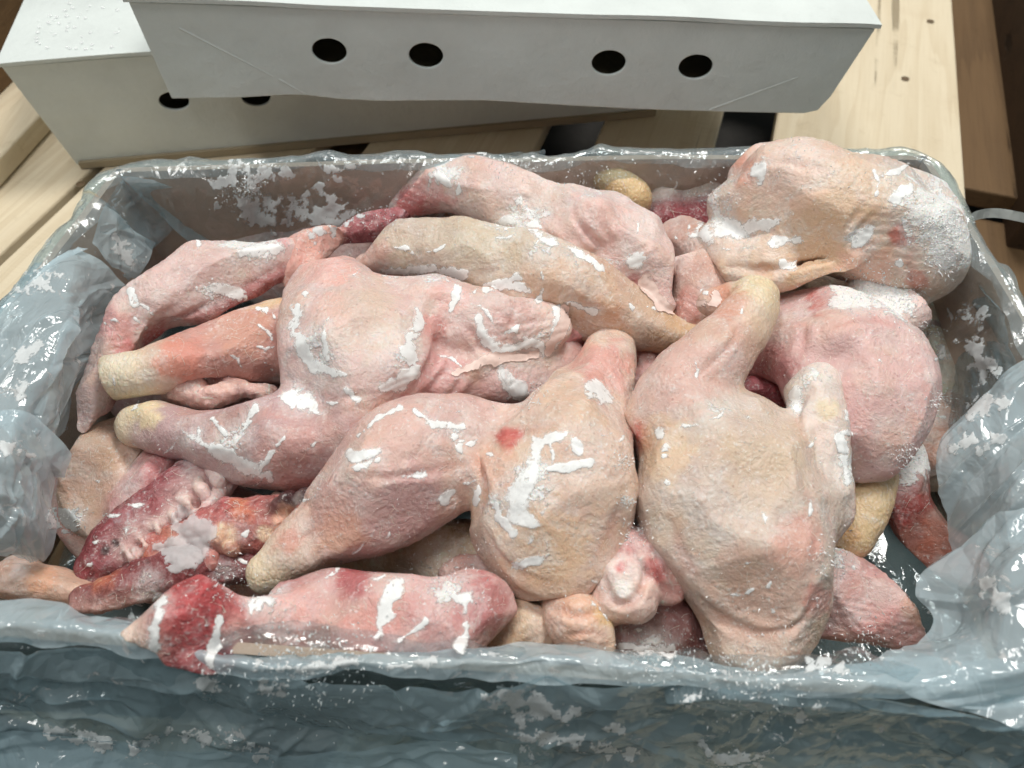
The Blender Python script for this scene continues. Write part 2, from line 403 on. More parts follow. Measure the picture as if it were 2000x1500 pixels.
def lid(name, label, BL, BR, TL, TR, depth, hole_px, edge_px, crease_px, strip):
    BL, BR, TL, TR = map(np.asarray, (BL, BR, TL, TR))
    e1 = (BR - BL) / np.linalg.norm(BR - BL); n = np.cross(e1, TL - BL); n /= np.linalg.norm(n)
    if n[1] > 0: n = -n
    back = np.cross(np.array([0, 0, 1.0]), e1); back /= np.linalg.norm(back)
    TR = TR - n * ((TR - BL) @ n); BR = BR - n * ((BR - BL) @ n)
    root = empty(name, (BL + BR) / 2 + back * depth / 2); tag(root, label, 'box lid', 'white lids stacked upside down')
    e2 = np.cross(n, e1); e2 /= np.linalg.norm(e2)
    holes = []
    for (hx, hy) in hole_px:
        c = plane_hit(hx, hy, BL, n)
        holes.append([c + (e1 * math.cos(a) * .0136 + e2 * math.sin(a) * .0098) for a in np.linspace(0, 2 * math.pi, 28, endpoint=False)])
    bot = [plane_hit(x, y, BL, n) for x, y in edge_px]
    poly = [TL] + bot + [TR]
    panel('front_panel', poly, holes, n, .0032, M_WHITE, root)
    up = np.array([0, 0, 1.0])
    # top board: overhangs the walls by a hair, slightly domed edge
    o1 = .0025
    tl, tr = TL - back * o1 - e1 * o1 + up * .0004, TR - back * o1 + e1 * o1 + up * .0004
    nu, nv = 60, 30; V = []
    for i in range(nu):
        for j in range(nv):
            u, v = i / (nu - 1), j / (nv - 1)
            p = tl * (1 - u) + tr * u + back * depth * v
            edge = min(u, 1 - u, v * .6 + .02) * 14
            z = .0022 * (1 - math.exp(-edge)) + .0018 * (vnoise(np.array([u * 7, v * 5, 3.0]), 4) - .5)
            V.append(p + up * z)
    V = np.array(V); top = V + up * .0032
    F1 = grid_faces(nu, nv); k = len(V)
    allF = [tuple(f[::-1]) for f in F1] + [tuple(f + k) for f in F1]
    ring = [i * nv for i in range(nu)] + [(nu - 1) * nv + j for j in range(1, nv)] + [i * nv + nv - 1 for i in range(nu - 2, -1, -1)] + [j for j in range(nv - 2, 0, -1)]
    for a in range(len(ring)):
        b = (a + 1) % len(ring); allF.append((ring[a], ring[b], ring[b] + k, ring[a] + k))
    mesh_obj('top_panel', np.vstack([V, top]), allF, M_WHITE, root, smooth=False)
    # sides and back
    for s, (b_, t_) in ((-1, (BL, TL)), (1, (BR, TR))):
        q = [b_ + back * .004, b_ + back * (depth - .004), t_ + back * (depth - .002), t_ + back * .004]
        nn = np.cross(q[1] - q[0], q[3] - q[0]); nn /= np.linalg.norm(nn)
        if nn @ e1 * s < 0: nn = -nn
        panel('side_panel', q, [], nn, .0032, M_WHITE, root)
    q = [BL + back * depth, BR + back * depth, TR + back * depth, TL + back * depth]
    panel('back_panel', q, [], back, .0032, M_WHITE, root)
    q = [BL + back * .005 + up * .003, BR + back * .005 + up * .003, BR + back * (depth - .005) + up * .003, BL + back * (depth - .005) + up * .003]
    panel('base_or_blocker_panel', q, [], -up, .003, M_KRAFT, root)  # added unseen bottom that shuts out light so the holes look dark
    # glue-flap creases pressed into the front board: low raised ridges
    for (x0, y0, x1, y1) in crease_px:
        a, b = plane_hit(x0, y0, BL, n), plane_hit(x1, y1, BL, n); dd = (b - a) / np.linalg.norm(b - a); wv = np.cross(n, dd) * .0011
        V = [a + wv, b + wv * .4, b - wv * .4, a - wv, (a + b) / 2 + n * .0007, a + n * .0004, b + n * .0002]
        V = [a + wv, a + n * .0006, a - wv, b + wv * .3, b + n * .0003, b - wv * .3]
        mesh_obj('crease', V, [(0, 1, 4, 3), (1, 2, 5, 4)], M_WHITE, root)
    if strip:
        a, b = [plane_hit(x, y, BL, n) for x, y in strip]
        a = a * 1.0; a[2] = b[2] = .004
        V, Fc = box_vf((a + b) / 2 + back * .10, (b - a) / 2, back * .105, (0, 0, .0035))
        mesh_obj('kraft_base', V, Fc, M_KRAFT, root)
    # corner notch flap
    return root
low = lid('cardboard_lid', 'lower white board lid with two holes half hidden by the lid above',
          P(150, 325, .001), P(1275, 222, .001), P(2, 130, .112), P(1330, 30, .112), .40,
          [(340, 198), (500, 190)],
          [(150, 322), (420, 300), (620, 286), (900, 257), (1275, 222)],
          [(325, 290, 355, 315)], ((165, 334), (1275, 236)))
topl = lid('cardboard_lid', 'upper white board lid with four round holes in its front wall',
          P(335, 195, .116), P(1590, 222, .109), P(250, 3, .193), P(1722, 70, .180), .40,
          [(643, 100), (832, 109), (1189, 123), (1359, 131)],
          [(335, 193), (450, 192), (560, 186), (600, 187), (660, 194), (740, 198), (860, 197), (950, 197), (1100, 206), (1250, 214), (1420, 219), (1570, 222), (1597, 216), (1622, 190)],
          [(350, 55, 535, 150), (545, 155, 597, 184), (1385, 215, 1560, 150)], None)
# damp beads on the lower lid
for k in range(46):
    px, py = rng.uniform(70, 245), rng.uniform(5, 95)
    c = P(px, py, .1185); r = rng.uniform(.0008, .0022); V = [c + np.array([0, 0, r * .5])]; Fc = []
    for j in range(8): V.append(c + r * np.array([math.cos(j * math.pi / 4), math.sin(j * math.pi / 4), -.3]))
    for j in range(8): Fc.append((0, 1 + j, 1 + (j + 1) % 8))
    o_ = mesh_obj('water_bead', V, Fc, M_ICECLEAR, low, smooth=True); o_.data.attributes.new('Edge', 'FLOAT', 'POINT').data.foreach_set('value', np.ones(len(V)))

# ------------------------------------------------------------------ carton
ZR = .138
CB = dict(BL=np.array([-.282, .450]), BR=np.array([.300, .482]), FR=np.array([.312, .098]), FL=np.array([-.318, .124]))
def quad_path(cs, rad, n):
    """rounded closed path (x,y) and outward normals, n samples, starting at BL going to BR"""
    pts = []; order = [cs['BL'], cs['BR'], cs['FR'], cs['FL']]
    for i in range(4):
        p0, p1, p2 = order[i - 1], order[i], order[(i + 1) % 4]
        a = (p0 - p1) / np.linalg.norm(p0 - p1); b = (p2 - p1) / np.linalg.norm(p2 - p1)
        A, B = p1 + a * rad, p1 + b * rad
        for t in np.linspace(0, 1, 9): pts.append((1 - t) ** 2 * A + 2 * t * (1 - t) * p1 + t * t * B)
    pts = np.array(pts); pts = np.vstack([pts, pts[:1]])
    L = np.r_[0, np.cumsum(np.linalg.norm(np.diff(pts, axis=0), axis=1))]
    s = np.linspace(0, L[-1], n, endpoint=False)
    q = np.stack([np.interp(s, L, pts[:, 0]), np.interp(s, L, pts[:, 1])], 1)
    tn = np.roll(q, -1, 0) - np.roll(q, 1, 0); tn /= np.linalg.norm(tn, axis=1)[:, None]
    return q, np.stack([-tn[:, 1], tn[:, 0]], 1), s
carton = empty('carton', (0, .28, 0)); tag(carton, 'open brown cardboard carton full of frozen chicken legs', 'carton')
cc = [np.array([*CB[k], 0]) for k in ('BL', 'BR', 'FR', 'FL')]
cen = sum(cc) / 4
for i in range(4):
    a, b = cc[i], cc[(i + 1) % 4]; d = (b - a) / np.linalg.norm(b - a); nrm = np.array([-d[1], d[0], 0])
    if nrm @ ((a + b) / 2 - cen) < 0: nrm = -nrm
    L = np.linalg.norm(b - a); nu, nv = 40, 8; V = []
    for side in (0, 1):
        for iu in range(nu):
            for iv in range(nv):
                u, v = iu / (nu - 1), iv / (nv - 1)
                bow = .006 * math.sin(math.pi * u) * v + .002 * (vnoise(np.array([u * 6, v * 2, i * 3.0]), 5) - .5)
                V.append(a + d * L * u + nrm * (bow - side * .005) + np.array([0, 0, ZR * v]))
    F1 = grid_faces(nu, nv); k = nu * nv; Fo = [tuple(f) for f in F1]; Fi = [tuple((f + k)[::-1]) for f in F1]
    rim = [(iu * nv + nv - 1, (iu + 1) * nv + nv - 1, (iu + 1) * nv + nv - 1 + k, iu * nv + nv - 1 + k) for iu in range(nu - 1)]
    o = mesh_obj('wall_panel', V, Fo + Fi + rim, M_SHADED, carton)
    o.data.materials.append(M_INNER)
    mi = [0] * len(Fo) + [1] * len(Fi) + [1] * len(rim); o.data.polygons.foreach_set('material_index', mi)
V, Fc = box_vf(cen + np.array([0, 0, .003]), (.29, 0, 0), (0, .165, 0), (0, 0, .0025))
mesh_obj('base_or_blocker_panel', V, Fc, M_SHADED, carton)  # shade at the bottom of the deep box painted by the dark board

# ------------------------------------------------------------------ blue plastic liner
bag = empty('plastic_bag', (0, .28, .007)); tag(bag, 'pale blue crumpled plastic bag lining the carton and folded over its rim', 'bag')
FILM_GEO = []      # (V, F) for frost raycasts
def facet(s, t, seed):
    """random heights on a triangular lattice, linearly interpolated: flat facets and sharp creases"""
    k = (s + t) * .3660254; a = s + k; b = t + k
    i = np.floor(a).astype(np.int64); j = np.floor(b).astype(np.int64); f, g = a - i, b - j
    z = np.zeros_like(i); H = lambda di, dj: _h(i + di, j + dj, z, seed)
    up = f > g; mid = np.where(up, H(1, 0), H(0, 1)); hi = np.maximum(f, g); lo = np.minimum(f, g)
    return H(0, 0) * (1 - hi) + mid * (hi - lo) + H(1, 1) * lo
def crumple(s, t, seed, sc=1.0, th=None):
    p = np.stack([s / .035 / sc, t / .035 / sc, np.full_like(s, seed * 3.7)], -1)
    w1, w2 = vnoise(p, seed) - .5, vnoise(p, seed + 50) - .5
    S_, T_ = s + w1 * .009 * sc, t + w2 * .009 * sc
    th = seed * 1.3 if th is None else th; c, d = math.cos(th), math.sin(th)
    A, B = S_ * c + T_ * d, -S_ * d + T_ * c
    h = (facet(A / (.120 * sc), B / (.030 * sc), seed) - .5) * 1.25
    h = h + (facet(B / (.050 * sc) + 3, A / (.022 * sc), seed + 1) - .5) * .50
    m = np.clip(vnoise(p * .6 + 5, seed + 7) * 3.0 - 1.2, 0, 1)
    cr_ = np.random.default_rng(int(seed * 7 + 1)); area_ = (s.max() - s.min()) * (t.max() - t.min())
    for _ in range(int(np.clip(area_ / .0011, 6, 70))):
        c0 = np.array([cr_.uniform(s.min(), s.max()), cr_.uniform(t.min(), t.max())]); an = (th if cr_.random() < .6 else cr_.uniform(0, 3.1)) + cr_.normal(0, .35)
        ln = cr_.uniform(.015, .06); u_ = np.array([math.cos(an), math.sin(an)])
        al = (s - c0[0]) * u_[0] + (t - c0[1]) * u_[1]; pe = np.abs(-(s - c0[0]) * u_[1] + (t - c0[1]) * u_[0] + .6 * al * al / ln * cr_.normal(0, .5))
        wd_ = cr_.uniform(.0025, .006); h = h + cr_.uniform(.10, .34) * np.clip(1 - pe / wd_, 0, 1) * np.clip(1 - (al / ln) ** 2, 0, 1)
    h = h + m * (facet(A / (.016 * sc), B / (.007 * sc) + 7, seed + 2) - .5) * .26
    return h
def film_mesh(name, G, mat):
    nu, nv = G.shape[:2]
    o = mesh_obj(name, G.reshape(-1, 3), grid_faces(nu, nv), mat, bag, smooth=True)
    FILM_GEO.append((G.reshape(-1, 3), grid_faces(nu, nv), o)); return o
q, nq, sq = quad_path({k: np.array(v) for k, v in CB.items()}, .035, 1000)
q = np.vstack([q, q[:1]]); nq = np.vstack([nq, nq[:1]]); sq = np.r_[sq, sq[-1] + .003]
prof = []   # (offset outwards, z, wrinkle amp)
for z in np.linspace(.012, .128, 40): prof.append((-.012 - .006 * (1 - z / .13), z, .0065))
prof += [(-.008, .136, .0045), (-.0045, .1405, .0030), (0.000, .1425, .0024), (.0045, .141, .0030)]
for i, z in enumerate(np.linspace(.134, .004, 40)): prof.append((.008 + .016 * (i / 39) ** .8, z, .003 + .0065 * min(1, i / 12)))
prof = np.array(prof); L = np.r_[0, np.cumsum(np.hypot(np.diff(prof[:, 0]), np.diff(prof[:, 1])))]
S, T = np.meshgrid(sq, L, indexing='ij')
cr = crumple(S, T, 3, 1.2) + .5 * crumple(S, T, 13, .4)
cr[-1] = cr[0]
off = prof[None, :, 0] + prof[None, :, 2] * cr * 1.5
G = np.zeros(S.shape + (3,))
G[..., :2] = q[:, None, :] + nq[:, None, :] * off[..., None]
wob = .007 * np.clip(facet(S / .03, S * 0 + .3, 8) - .35, 0, 1)
G[..., 2] = prof[None, :, 1] + wob * (prof[None, :, 1] > .12) + .003 * cr * (prof[None, :, 1] < .13)
G[..., 2] = np.maximum(G[..., 2], .003)
isback = (q[:, 1] > .40)
# on the far side the film is only turned over the rim by two centimetres
vis = np.ones((len(q) - 1, len(L) - 1), bool)
turn = .118 + .012 * vnoise(np.stack([sq / .03, 0 * sq, 0 * sq], -1), 12)
for iu in range(len(q) - 1):
    if q[iu, 1] > .43: vis[iu, 44:] = prof[44:-1, 1] > turn[iu]
nu, nv = S.shape
Fl = grid_faces(nu, nv)[vis.ravel()]
o = mesh_obj('liner', G.reshape(-1, 3), Fl, M_FILMIN, bag, smooth=True); FILM_GEO.append((G.reshape(-1, 3), Fl, o))
RG = G[:, 40:50].copy()
rs_, rt_ = S[:, 40:50], T[:, 40:50]; rc = crumple(rs_, rt_, 19, .5); rc[-1] = rc[0]
RG[..., :2] += nq[:, None, :] * (.0014 * rc * np.linspace(-1, 1.6, RG.shape[1])[None, :])[..., None]
RG[..., 2] += .0012 + .0014 * rc
lipn = np.clip(facet(rs_ / .022, rs_ * 0 + .7, 23) - .45, 0, 1); lipn[-1] = lipn[0]
RG[..., 2] += .007 * lipn * np.exp(-((np.arange(RG.shape[1]) - 3) / 2.0) ** 2)[None, :]
keep = np.repeat((q[:-1, 1] > .20)[:, None], RG.shape[1] - 1, 1).ravel()
RF = grid_faces(*RG.shape[:2])[keep]
o = mesh_obj('rim_film', RG.reshape(-1, 3), RF, M_FILM4, bag, smooth=True); FILM_GEO.append((RG.reshape(-1, 3), RF, o))
# film on the carton floor
gx, gy = np.meshgrid(np.linspace(-.29, .29, 120), np.linspace(.135, .455, 80), indexing='ij')
film_mesh('floor_film', np.stack([gx, gy, .0095 + .004 * crumple(gx, gy, 5)], -1), M_FILM)

def crm(A, n):
    """Catmull-Rom resample along axis 0"""
    A = np.asarray(A, float); m = len(A)
    A2 = np.concatenate([2 * A[:1] - A[1:2], A, 2 * A[-1:] - A[-2:-1]], 0)
    t = np.linspace(0, m - 1 - 1e-9, n); i = t.astype(int); f = (t - i).reshape((-1,) + (1,) * (A.ndim - 1))
    p0, p1, p2, p3 = A2[i], A2[i + 1], A2[i + 2], A2[i + 3]
    return .5 * (2 * p1 + (p2 - p0) * f + (2 * p0 - 5 * p1 + 4 * p2 - p3) * f ** 2 + (3 * p1 - p0 - 3 * p2 + p3) * f ** 3)
def fold(name, net, amp, seed, mat=None, nu=110, nv=110, sc=1.0, ragged=.004, th=None):
    N = np.array([[P(a, b, c / 100.0) for a, b, c in row] for row in net])
    G = crm(N, nu); G = np.swapaxes(crm(np.swapaxes(G, 0, 1), nv), 0, 1)
    gu = np.gradient(G, axis=0); gv = np.gradient(G, axis=1)
    n = np.cross(gu, gv); n /= np.linalg.norm(n, axis=-1)[..., None] + 1e-12
    n[n[..., 2] < 0] *= -1
    s = np.cumsum(np.linalg.norm(gu, axis=-1), 0); t = np.cumsum(np.linalg.norm(gv, axis=-1), 1)
    G = G + n * (amp * 1.25 * crumple(s, t, seed, sc, th))[..., None]
    # uneven free edges
    e = (vnoise(np.stack([s / .02, t / .02, 0 * s], -1), seed) - .5) * ragged
    gn = gv / (np.linalg.norm(gv, axis=-1)[..., None] + 1e-9)
    G = G + gn * e[..., None]
    return film_mesh(name, G, mat or M_FILM2)
# right-hand gathered film
fold('film_fold', [[(1895, 795, 12.2), (1930, 745, 13.5), (1985, 712, 14.6), (2080, 690, 15.0)],
                   [(1850, 895, 11.8), (1905, 850, 13.8), (1990, 830, 15.4), (2110, 810, 15.6)],
                   [(1832, 1000, 11.0), (1900, 960, 13.0), (1990, 950, 15.2), (2130, 950, 15.8)],
                   [(1850, 1080, 10.0), (1910, 1060, 11.5), (2000, 1060, 14.0), (2150, 1070, 15.0)]], .0085, 21, sc=1.0, nu=190, nv=190)
fold('film_fold', [[(1888, 1052, 11.8), (1940, 1020, 13.4), (2000, 1000, 15.2), (2100, 985, 16.0)],
                   [(1802, 1148, 11.4), (1880, 1120, 13.5), (1970, 1110, 15.6), (2110, 1110, 16.2)],
                   [(1818, 1212, 11.8), (1880, 1215, 13.6), (1980, 1210, 15.6), (2120, 1230, 15.8)],
                   [(1770, 1262, 12.6), (1860, 1290, 14.2), (1980, 1310, 15.2), (2120, 1350, 15.0)],
                   [(1640, 1318, 13.4), (1780, 1365, 14.0), (1960, 1410, 13.8), (2100, 1450, 13.0)]], .0085, 31, sc=1.0, nu=190, nv=190)
fold('film_fold', [[(1835, 560, 6.5), (1880, 545, 9.5), (1925, 560, 13.6)],
                   [(1850, 650, 6.0), (1900, 640, 9.5), (1965, 645, 14.0)],
                   [(1862, 760, 6.0), (1910, 740, 10.0), (1985, 735, 14.2)],
                   [(1850, 900, 6.0), (1890, 880, 9.0), (1990, 850, 13.2)]], .006, 37, M_FILM, nu=100, nv=80)
# pleats of film hanging in the far left corner and along the far wall
fold('film_pleat', [[(236, 345, 14.4), (262, 345, 14.2), (300, 350, 14.0)], [(270, 385, 12), (310, 380, 11.6), (350, 375, 11.6)], [(335, 440, 9.6), (370, 425, 9.2), (420, 412, 9.0)], [(400, 500, 7), (440, 480, 6.8), (500, 450, 6.6)]], .0030, 71, nu=90, nv=60)
fold('film_pleat', [[(205, 400, 14.4), (222, 372, 14.6), (240, 350, 14.6)], [(235, 440, 12.2), (262, 410, 12.0), (285, 385, 12)], [(280, 500, 9.4), (320, 465, 9.2), (345, 440, 9.2)]], .0028, 73, M_FILM, nu=80, nv=60)
fold('film_pleat', [[(170, 480, 14.4), (190, 440, 14.5), (210, 400, 14.4)], [(215, 520, 12), (235, 470, 12), (255, 440, 12)], [(255, 550, 9.6), (290, 510, 9.4), (305, 475, 9.2)]], .0035, 75, nu=80, nv=60)
fold('film_pleat', [[(960, 300, 14.4), (1000, 296, 14.5), (1060, 294, 14.4)], [(940, 330, 12), (1000, 328, 12), (1075, 326, 12)], [(930, 370, 9), (1000, 365, 9), (1085, 362, 9)]], .0035, 77, M_FILM, nu=70, nv=60)
# left-hand folds
fold('film_fold', [[(165, 478, 14.4), (200, 505, 13.4), (250, 565, 10.6)],
                   [(120, 490, 15.0), (160, 560, 14.4), (215, 640, 10.0)],
                   [(40, 560, 14.8), (125, 650, 15.4), (165, 760, 9.4)],
                   [(-40, 650, 14.4), (80, 740, 15.4), (135, 850, 9.2)],
                   [(-120, 760, 14.0), (20, 850, 15.2), (90, 960, 9.0)]], .0075, 41, sc=1.0, nu=220, nv=150)
fold('film_fold', [[(165, 478, 14.4), (125, 488, 14.3), (60, 520, 12.0)],
                   [(95, 515, 15.0), (45, 545, 13.6), (0, 590, 10.5)],
                   [(20, 585, 14.9), (-20, 620, 13.2), (-60, 650, 10.0)],
                   [(-60, 660, 14.6), (-110, 700, 13.0), (-150, 740, 10.0)]], .005, 44, nu=90, nv=70)
fold('film_fold', [[(-80, 800, 15.4), (20, 800, 15.6), (78, 820, 14.6), (128, 884, 12.2)],
                   [(-80, 900, 15.6), (10, 890, 15.8), (65, 930, 13.6), (112, 965, 11.0)],
                   [(-80, 1000, 15.0), (0, 1010, 14.6), (50, 1040, 12.6), (98, 1062, 10.2)],
                   [(-80, 1100, 13.0), (-10, 1090, 12.0), (30, 1090, 10.6), (70, 1090, 9.4)]], .0075, 47, sc=1.0, nu=110, nv=110)
# front edge: film lying back over the meat
fold('film_fold', [[(-90, 1168, 13.8), (-90, 1210, 14.6), (-90, 1250, 14.1)],
                   [(60, 1184, 13.6), (60, 1215, 14.8), (60, 1258, 14.1)],
                   [(240, 1222, 13.6), (240, 1238, 14.6), (240, 1268, 14.1)],
                   [(480, 1268, 13.4), (480, 1292, 14.6), (480, 1318, 14.2)],
                   [(700, 1276, 13.4), (700, 1292, 14.5), (700, 1318, 14.1)],
                   [(900, 1268, 13.4), (900, 1292, 14.7), (900, 1330, 14.1)],
                   [(1060, 1252, 13.2), (1060, 1285, 14.8), (1060, 1334, 14.1)],
                   [(1250, 1278, 13.2), (1250, 1302, 14.7), (1250, 1344, 14.1)],
                   [(1420, 1300, 13.2), (1420, 1320, 14.6), (1420, 1350, 14.1)],
                   [(1580, 1300, 13.2), (1580, 1325, 14.6), (1580, 1358, 14.1)],
                   [(1760, 1290, 13.2), (1760, 1330, 14.6), (1760, 1368, 14.1)],
                   [(2100, 1300, 13.2), (2100, 1345, 14.4), (2100, 1390, 14.0)]], .0042, 53, M_FILM2, nu=520, nv=50, sc=.6, ragged=.004)
# loose outer drape at the front: overlapping crumpled layers
fold('film_drape', [[(-120, 1262, 14.2), (-120, 1330, 10.5), (-120, 1430, 7), (-120, 1560, 4)],
                    [(200, 1275, 14.2), (200, 1340, 10.5), (220, 1430, 7), (230, 1550, 4)],
                    [(520, 1305, 14.2), (520, 1370, 11.0), (560, 1440, 7), (560, 1550, 4)],
                    [(820, 1326, 14.2), (800, 1390, 11.0), (800, 1450, 7), (820, 1560, 4)],
                    [(1100, 1338, 14.2), (1090, 1400, 10.5), (1080, 1470, 7), (1080, 1560, 4)],
                    [(1400, 1350, 14.2), (1390, 1400, 10.5), (1370, 1470, 7), (1360, 1570, 3)],
                    [(1700, 1368, 14.2), (1680, 1420, 10.5), (1660, 1480, 7), (1650, 1570, 3)],
                    [(2080, 1400, 14.0), (2060, 1450, 10.5), (2040, 1510, 7), (2020, 1580, 3)]], .0085, 61, M_FILM3, nu=520, nv=130, sc=.9, th=.12)
fold('film_drape', [[(-120, 1440, 7.5), (-120, 1500, 6), (-120, 1600, 3)],
                    [(80, 1432, 7.5), (80, 1500, 6), (80, 1600, 3)],
                    [(300, 1475, 7), (300, 1520, 5), (300, 1600, 3)],
                    [(640, 1480, 7), (640, 1520, 5), (640, 1600, 3)],
                    [(860, 1445, 7.5), (860, 1500, 6), (860, 1600, 3)],
                    [(1010, 1480, 7), (1010, 1540, 5), (1010, 1600, 3)]], .006, 67, M_FILM3, nu=260, nv=70, th=-.15)

# ------------------------------------------------------------------ meat pieces: blended solids, meshed by surface nets
def rs(A, n):
    return crm(np.array(A, float), n)
class Prim:
    def __init__(s, part, pts, col, sc=0.0, meat=0.0, flat=1.0, sub=4, fr=0.0, name=None):
        s.part, s.col, s.sc, s.meat, s.flat, s.fr = part, lin(col), sc, meat, flat, fr
        W = []
        for a, b, c, r in pts:
            w_ = P(a, b, c / 100.0); W.append((*w_, r * 1.04 * depth_of(w_) / F_PX))
        W = np.array(W)
        if len(W) > 1: W = rs(W, (len(W) - 1) * sub + 1)
        W[:, 3] = np.maximum(W[:, 3], .001); s.W = W
    def bounds(s):
        r = s.W[:, 3:4] + .006; return (s.W[:, :3] - r).min(0), (s.W[:, :3] + r).max(0)
    def d(s, p):
        W = s.W; f = s.flat; best = None
        q = p * np.array([1, 1, 1 / f])
        A = W[:, :3] * np.array([1, 1, 1 / f])
        if len(W) == 1: return (np.sqrt(((q - A[0]) ** 2).sum(-1)) - W[0, 3]) * min(1, f)
        for i in range(len(W) - 1):
            a, ba = A[i], A[i + 1] - A[i]; l2 = ba @ ba + 1e-12
            pa = q - a; t = np.clip((pa @ ba) / l2, 0, 1)
            dd = pa - t[..., None] * ba
            d = np.sqrt((dd * dd).sum(-1)) - (W[i, 3] + t * (W[i + 1, 3] - W[i, 3]))
            best = d if best is None else np.minimum(best, d)
        return best * min(1, f)
def smin(a, b, k):
    h = np.clip(k - np.abs(a - b), 0, None) / k
    return np.minimum(a, b) - h * h * k * .25
class Body:
    def __init__(s, prims, k, cuts): s.prims, s.k, s.cuts = prims, k, cuts
    def d(s, p):
        o = None
        for pr in s.prims:
            d = pr.d(p); o = d if o is None else smin(o, d, s.k)
        for (c, n, col, rad) in s.cuts:
            pd = (p - c) @ n
            near = np.sqrt(((p - c) ** 2).sum(-1)) < rad
            o = np.where(near, np.maximum(o, pd), o)
        return o
def surface_nets(body, vox):
    lo = np.min([pr.bounds()[0] for pr in body.prims], 0); hi = np.max([pr.bounds()[1] for pr in body.prims], 0)
    lo[2] = max(lo[2], .0); m = 4
    nc = np.ceil((hi - lo) / (vox * m)).astype(int) + 2
    ax = [lo[i] - vox * m * .5 + np.arange(nc[i]) * vox * m for i in range(3)]
    g = np.stack(np.meshgrid(*ax, indexing='ij'), -1)
    dc = body.d(g.reshape(-1, 3)).reshape(nc)          # at coarse cell centres
    V = np.repeat(np.repeat(np.repeat(dc, m, 0), m, 1), m, 2)
    base = np.array([a[0] for a in ax]) - vox * m * .5 + vox * .5
    near = np.abs(V) < vox * m * 1.9
    idx = np.argwhere(near); pts = base + idx * vox
    out = np.empty(len(pts))
    for a in range(0, len(pts), 200000): out[a:a + 200000] = body.d(pts[a:a + 200000])
    V[near] = out
    V[0] = V[-1] = 1; V[:, 0] = V[:, -1] = 1; V[:, :, 0] = V[:, :, -1] = 1
    s = V < 0; n0, n1, n2 = V.shape
    corners = [(i, j, k) for i in (0, 1) for j in (0, 1) for k in (0, 1)]
    cnt = sum(s[i:n0 - 1 + i, j:n1 - 1 + j, k:n2 - 1 + k].astype(np.int8) for i, j, k in corners)
    act = np.argwhere((cnt > 0) & (cnt < 8))
    cv = np.stack([V[act[:, 0] + i, act[:, 1] + j, act[:, 2] + k] for i, j, k in corners], 1)
    acc = np.zeros((len(act), 3)); num = np.zeros(len(act))
    for a in range(8):
        for b in range(a + 1, 8):
            ca, cb = np.array(corners[a]), np.array(corners[b])
            if np.abs(ca - cb).sum() != 1: continue
            x = (cv[:, a] < 0) != (cv[:, b] < 0)
            t = cv[x, a] / (cv[x, a] - cv[x, b])
            acc[x] += ca + (cb - ca) * t[:, None]; num[x] += 1
    vert = base + (act + acc / num[:, None]) * vox
    ind = -np.ones((n0, n1, n2), np.int64); ind[act[:, 0], act[:, 1], act[:, 2]] = np.arange(len(act))
    F = []
    for axn in range(3):
        sl0 = [slice(None)] * 3; sl1 = [slice(None)] * 3; sl0[axn] = slice(0, -1); sl1[axn] = slice(1, None)
        e = np.argwhere(s[tuple(sl0)] != s[tuple(sl1)])
        u, v = [(1, 2), (2, 0), (0, 1)][axn]
        e = e[(e[:, u] > 0) & (e[:, v] > 0)]
        du = np.zeros(3, int); du[u] = 1; dv = np.zeros(3, int); dv[v] = 1
        Q = [ind[tuple((e - o).T)] for o in (du + dv, dv, 0 * du, du)]
        Q = np.stack(Q, 1); fl = ~s[tuple(e.T)]
        Q[fl] = Q[fl][:, ::-1]; F.append(Q)
    F = np.vstack(F); F = F[(F >= 0).all(1)]
    return vert, F
def vnormals(V, F):
    a = np.cross(V[F[:, 2]] - V[F[:, 0]], V[F[:, 3]] - V[F[:, 1]])
    n = np.zeros_like(V)
    for i in range(4): np.add.at(n, F[:, i], a)
    return n / (np.linalg.norm(n, axis=1)[:, None] + 1e-12)

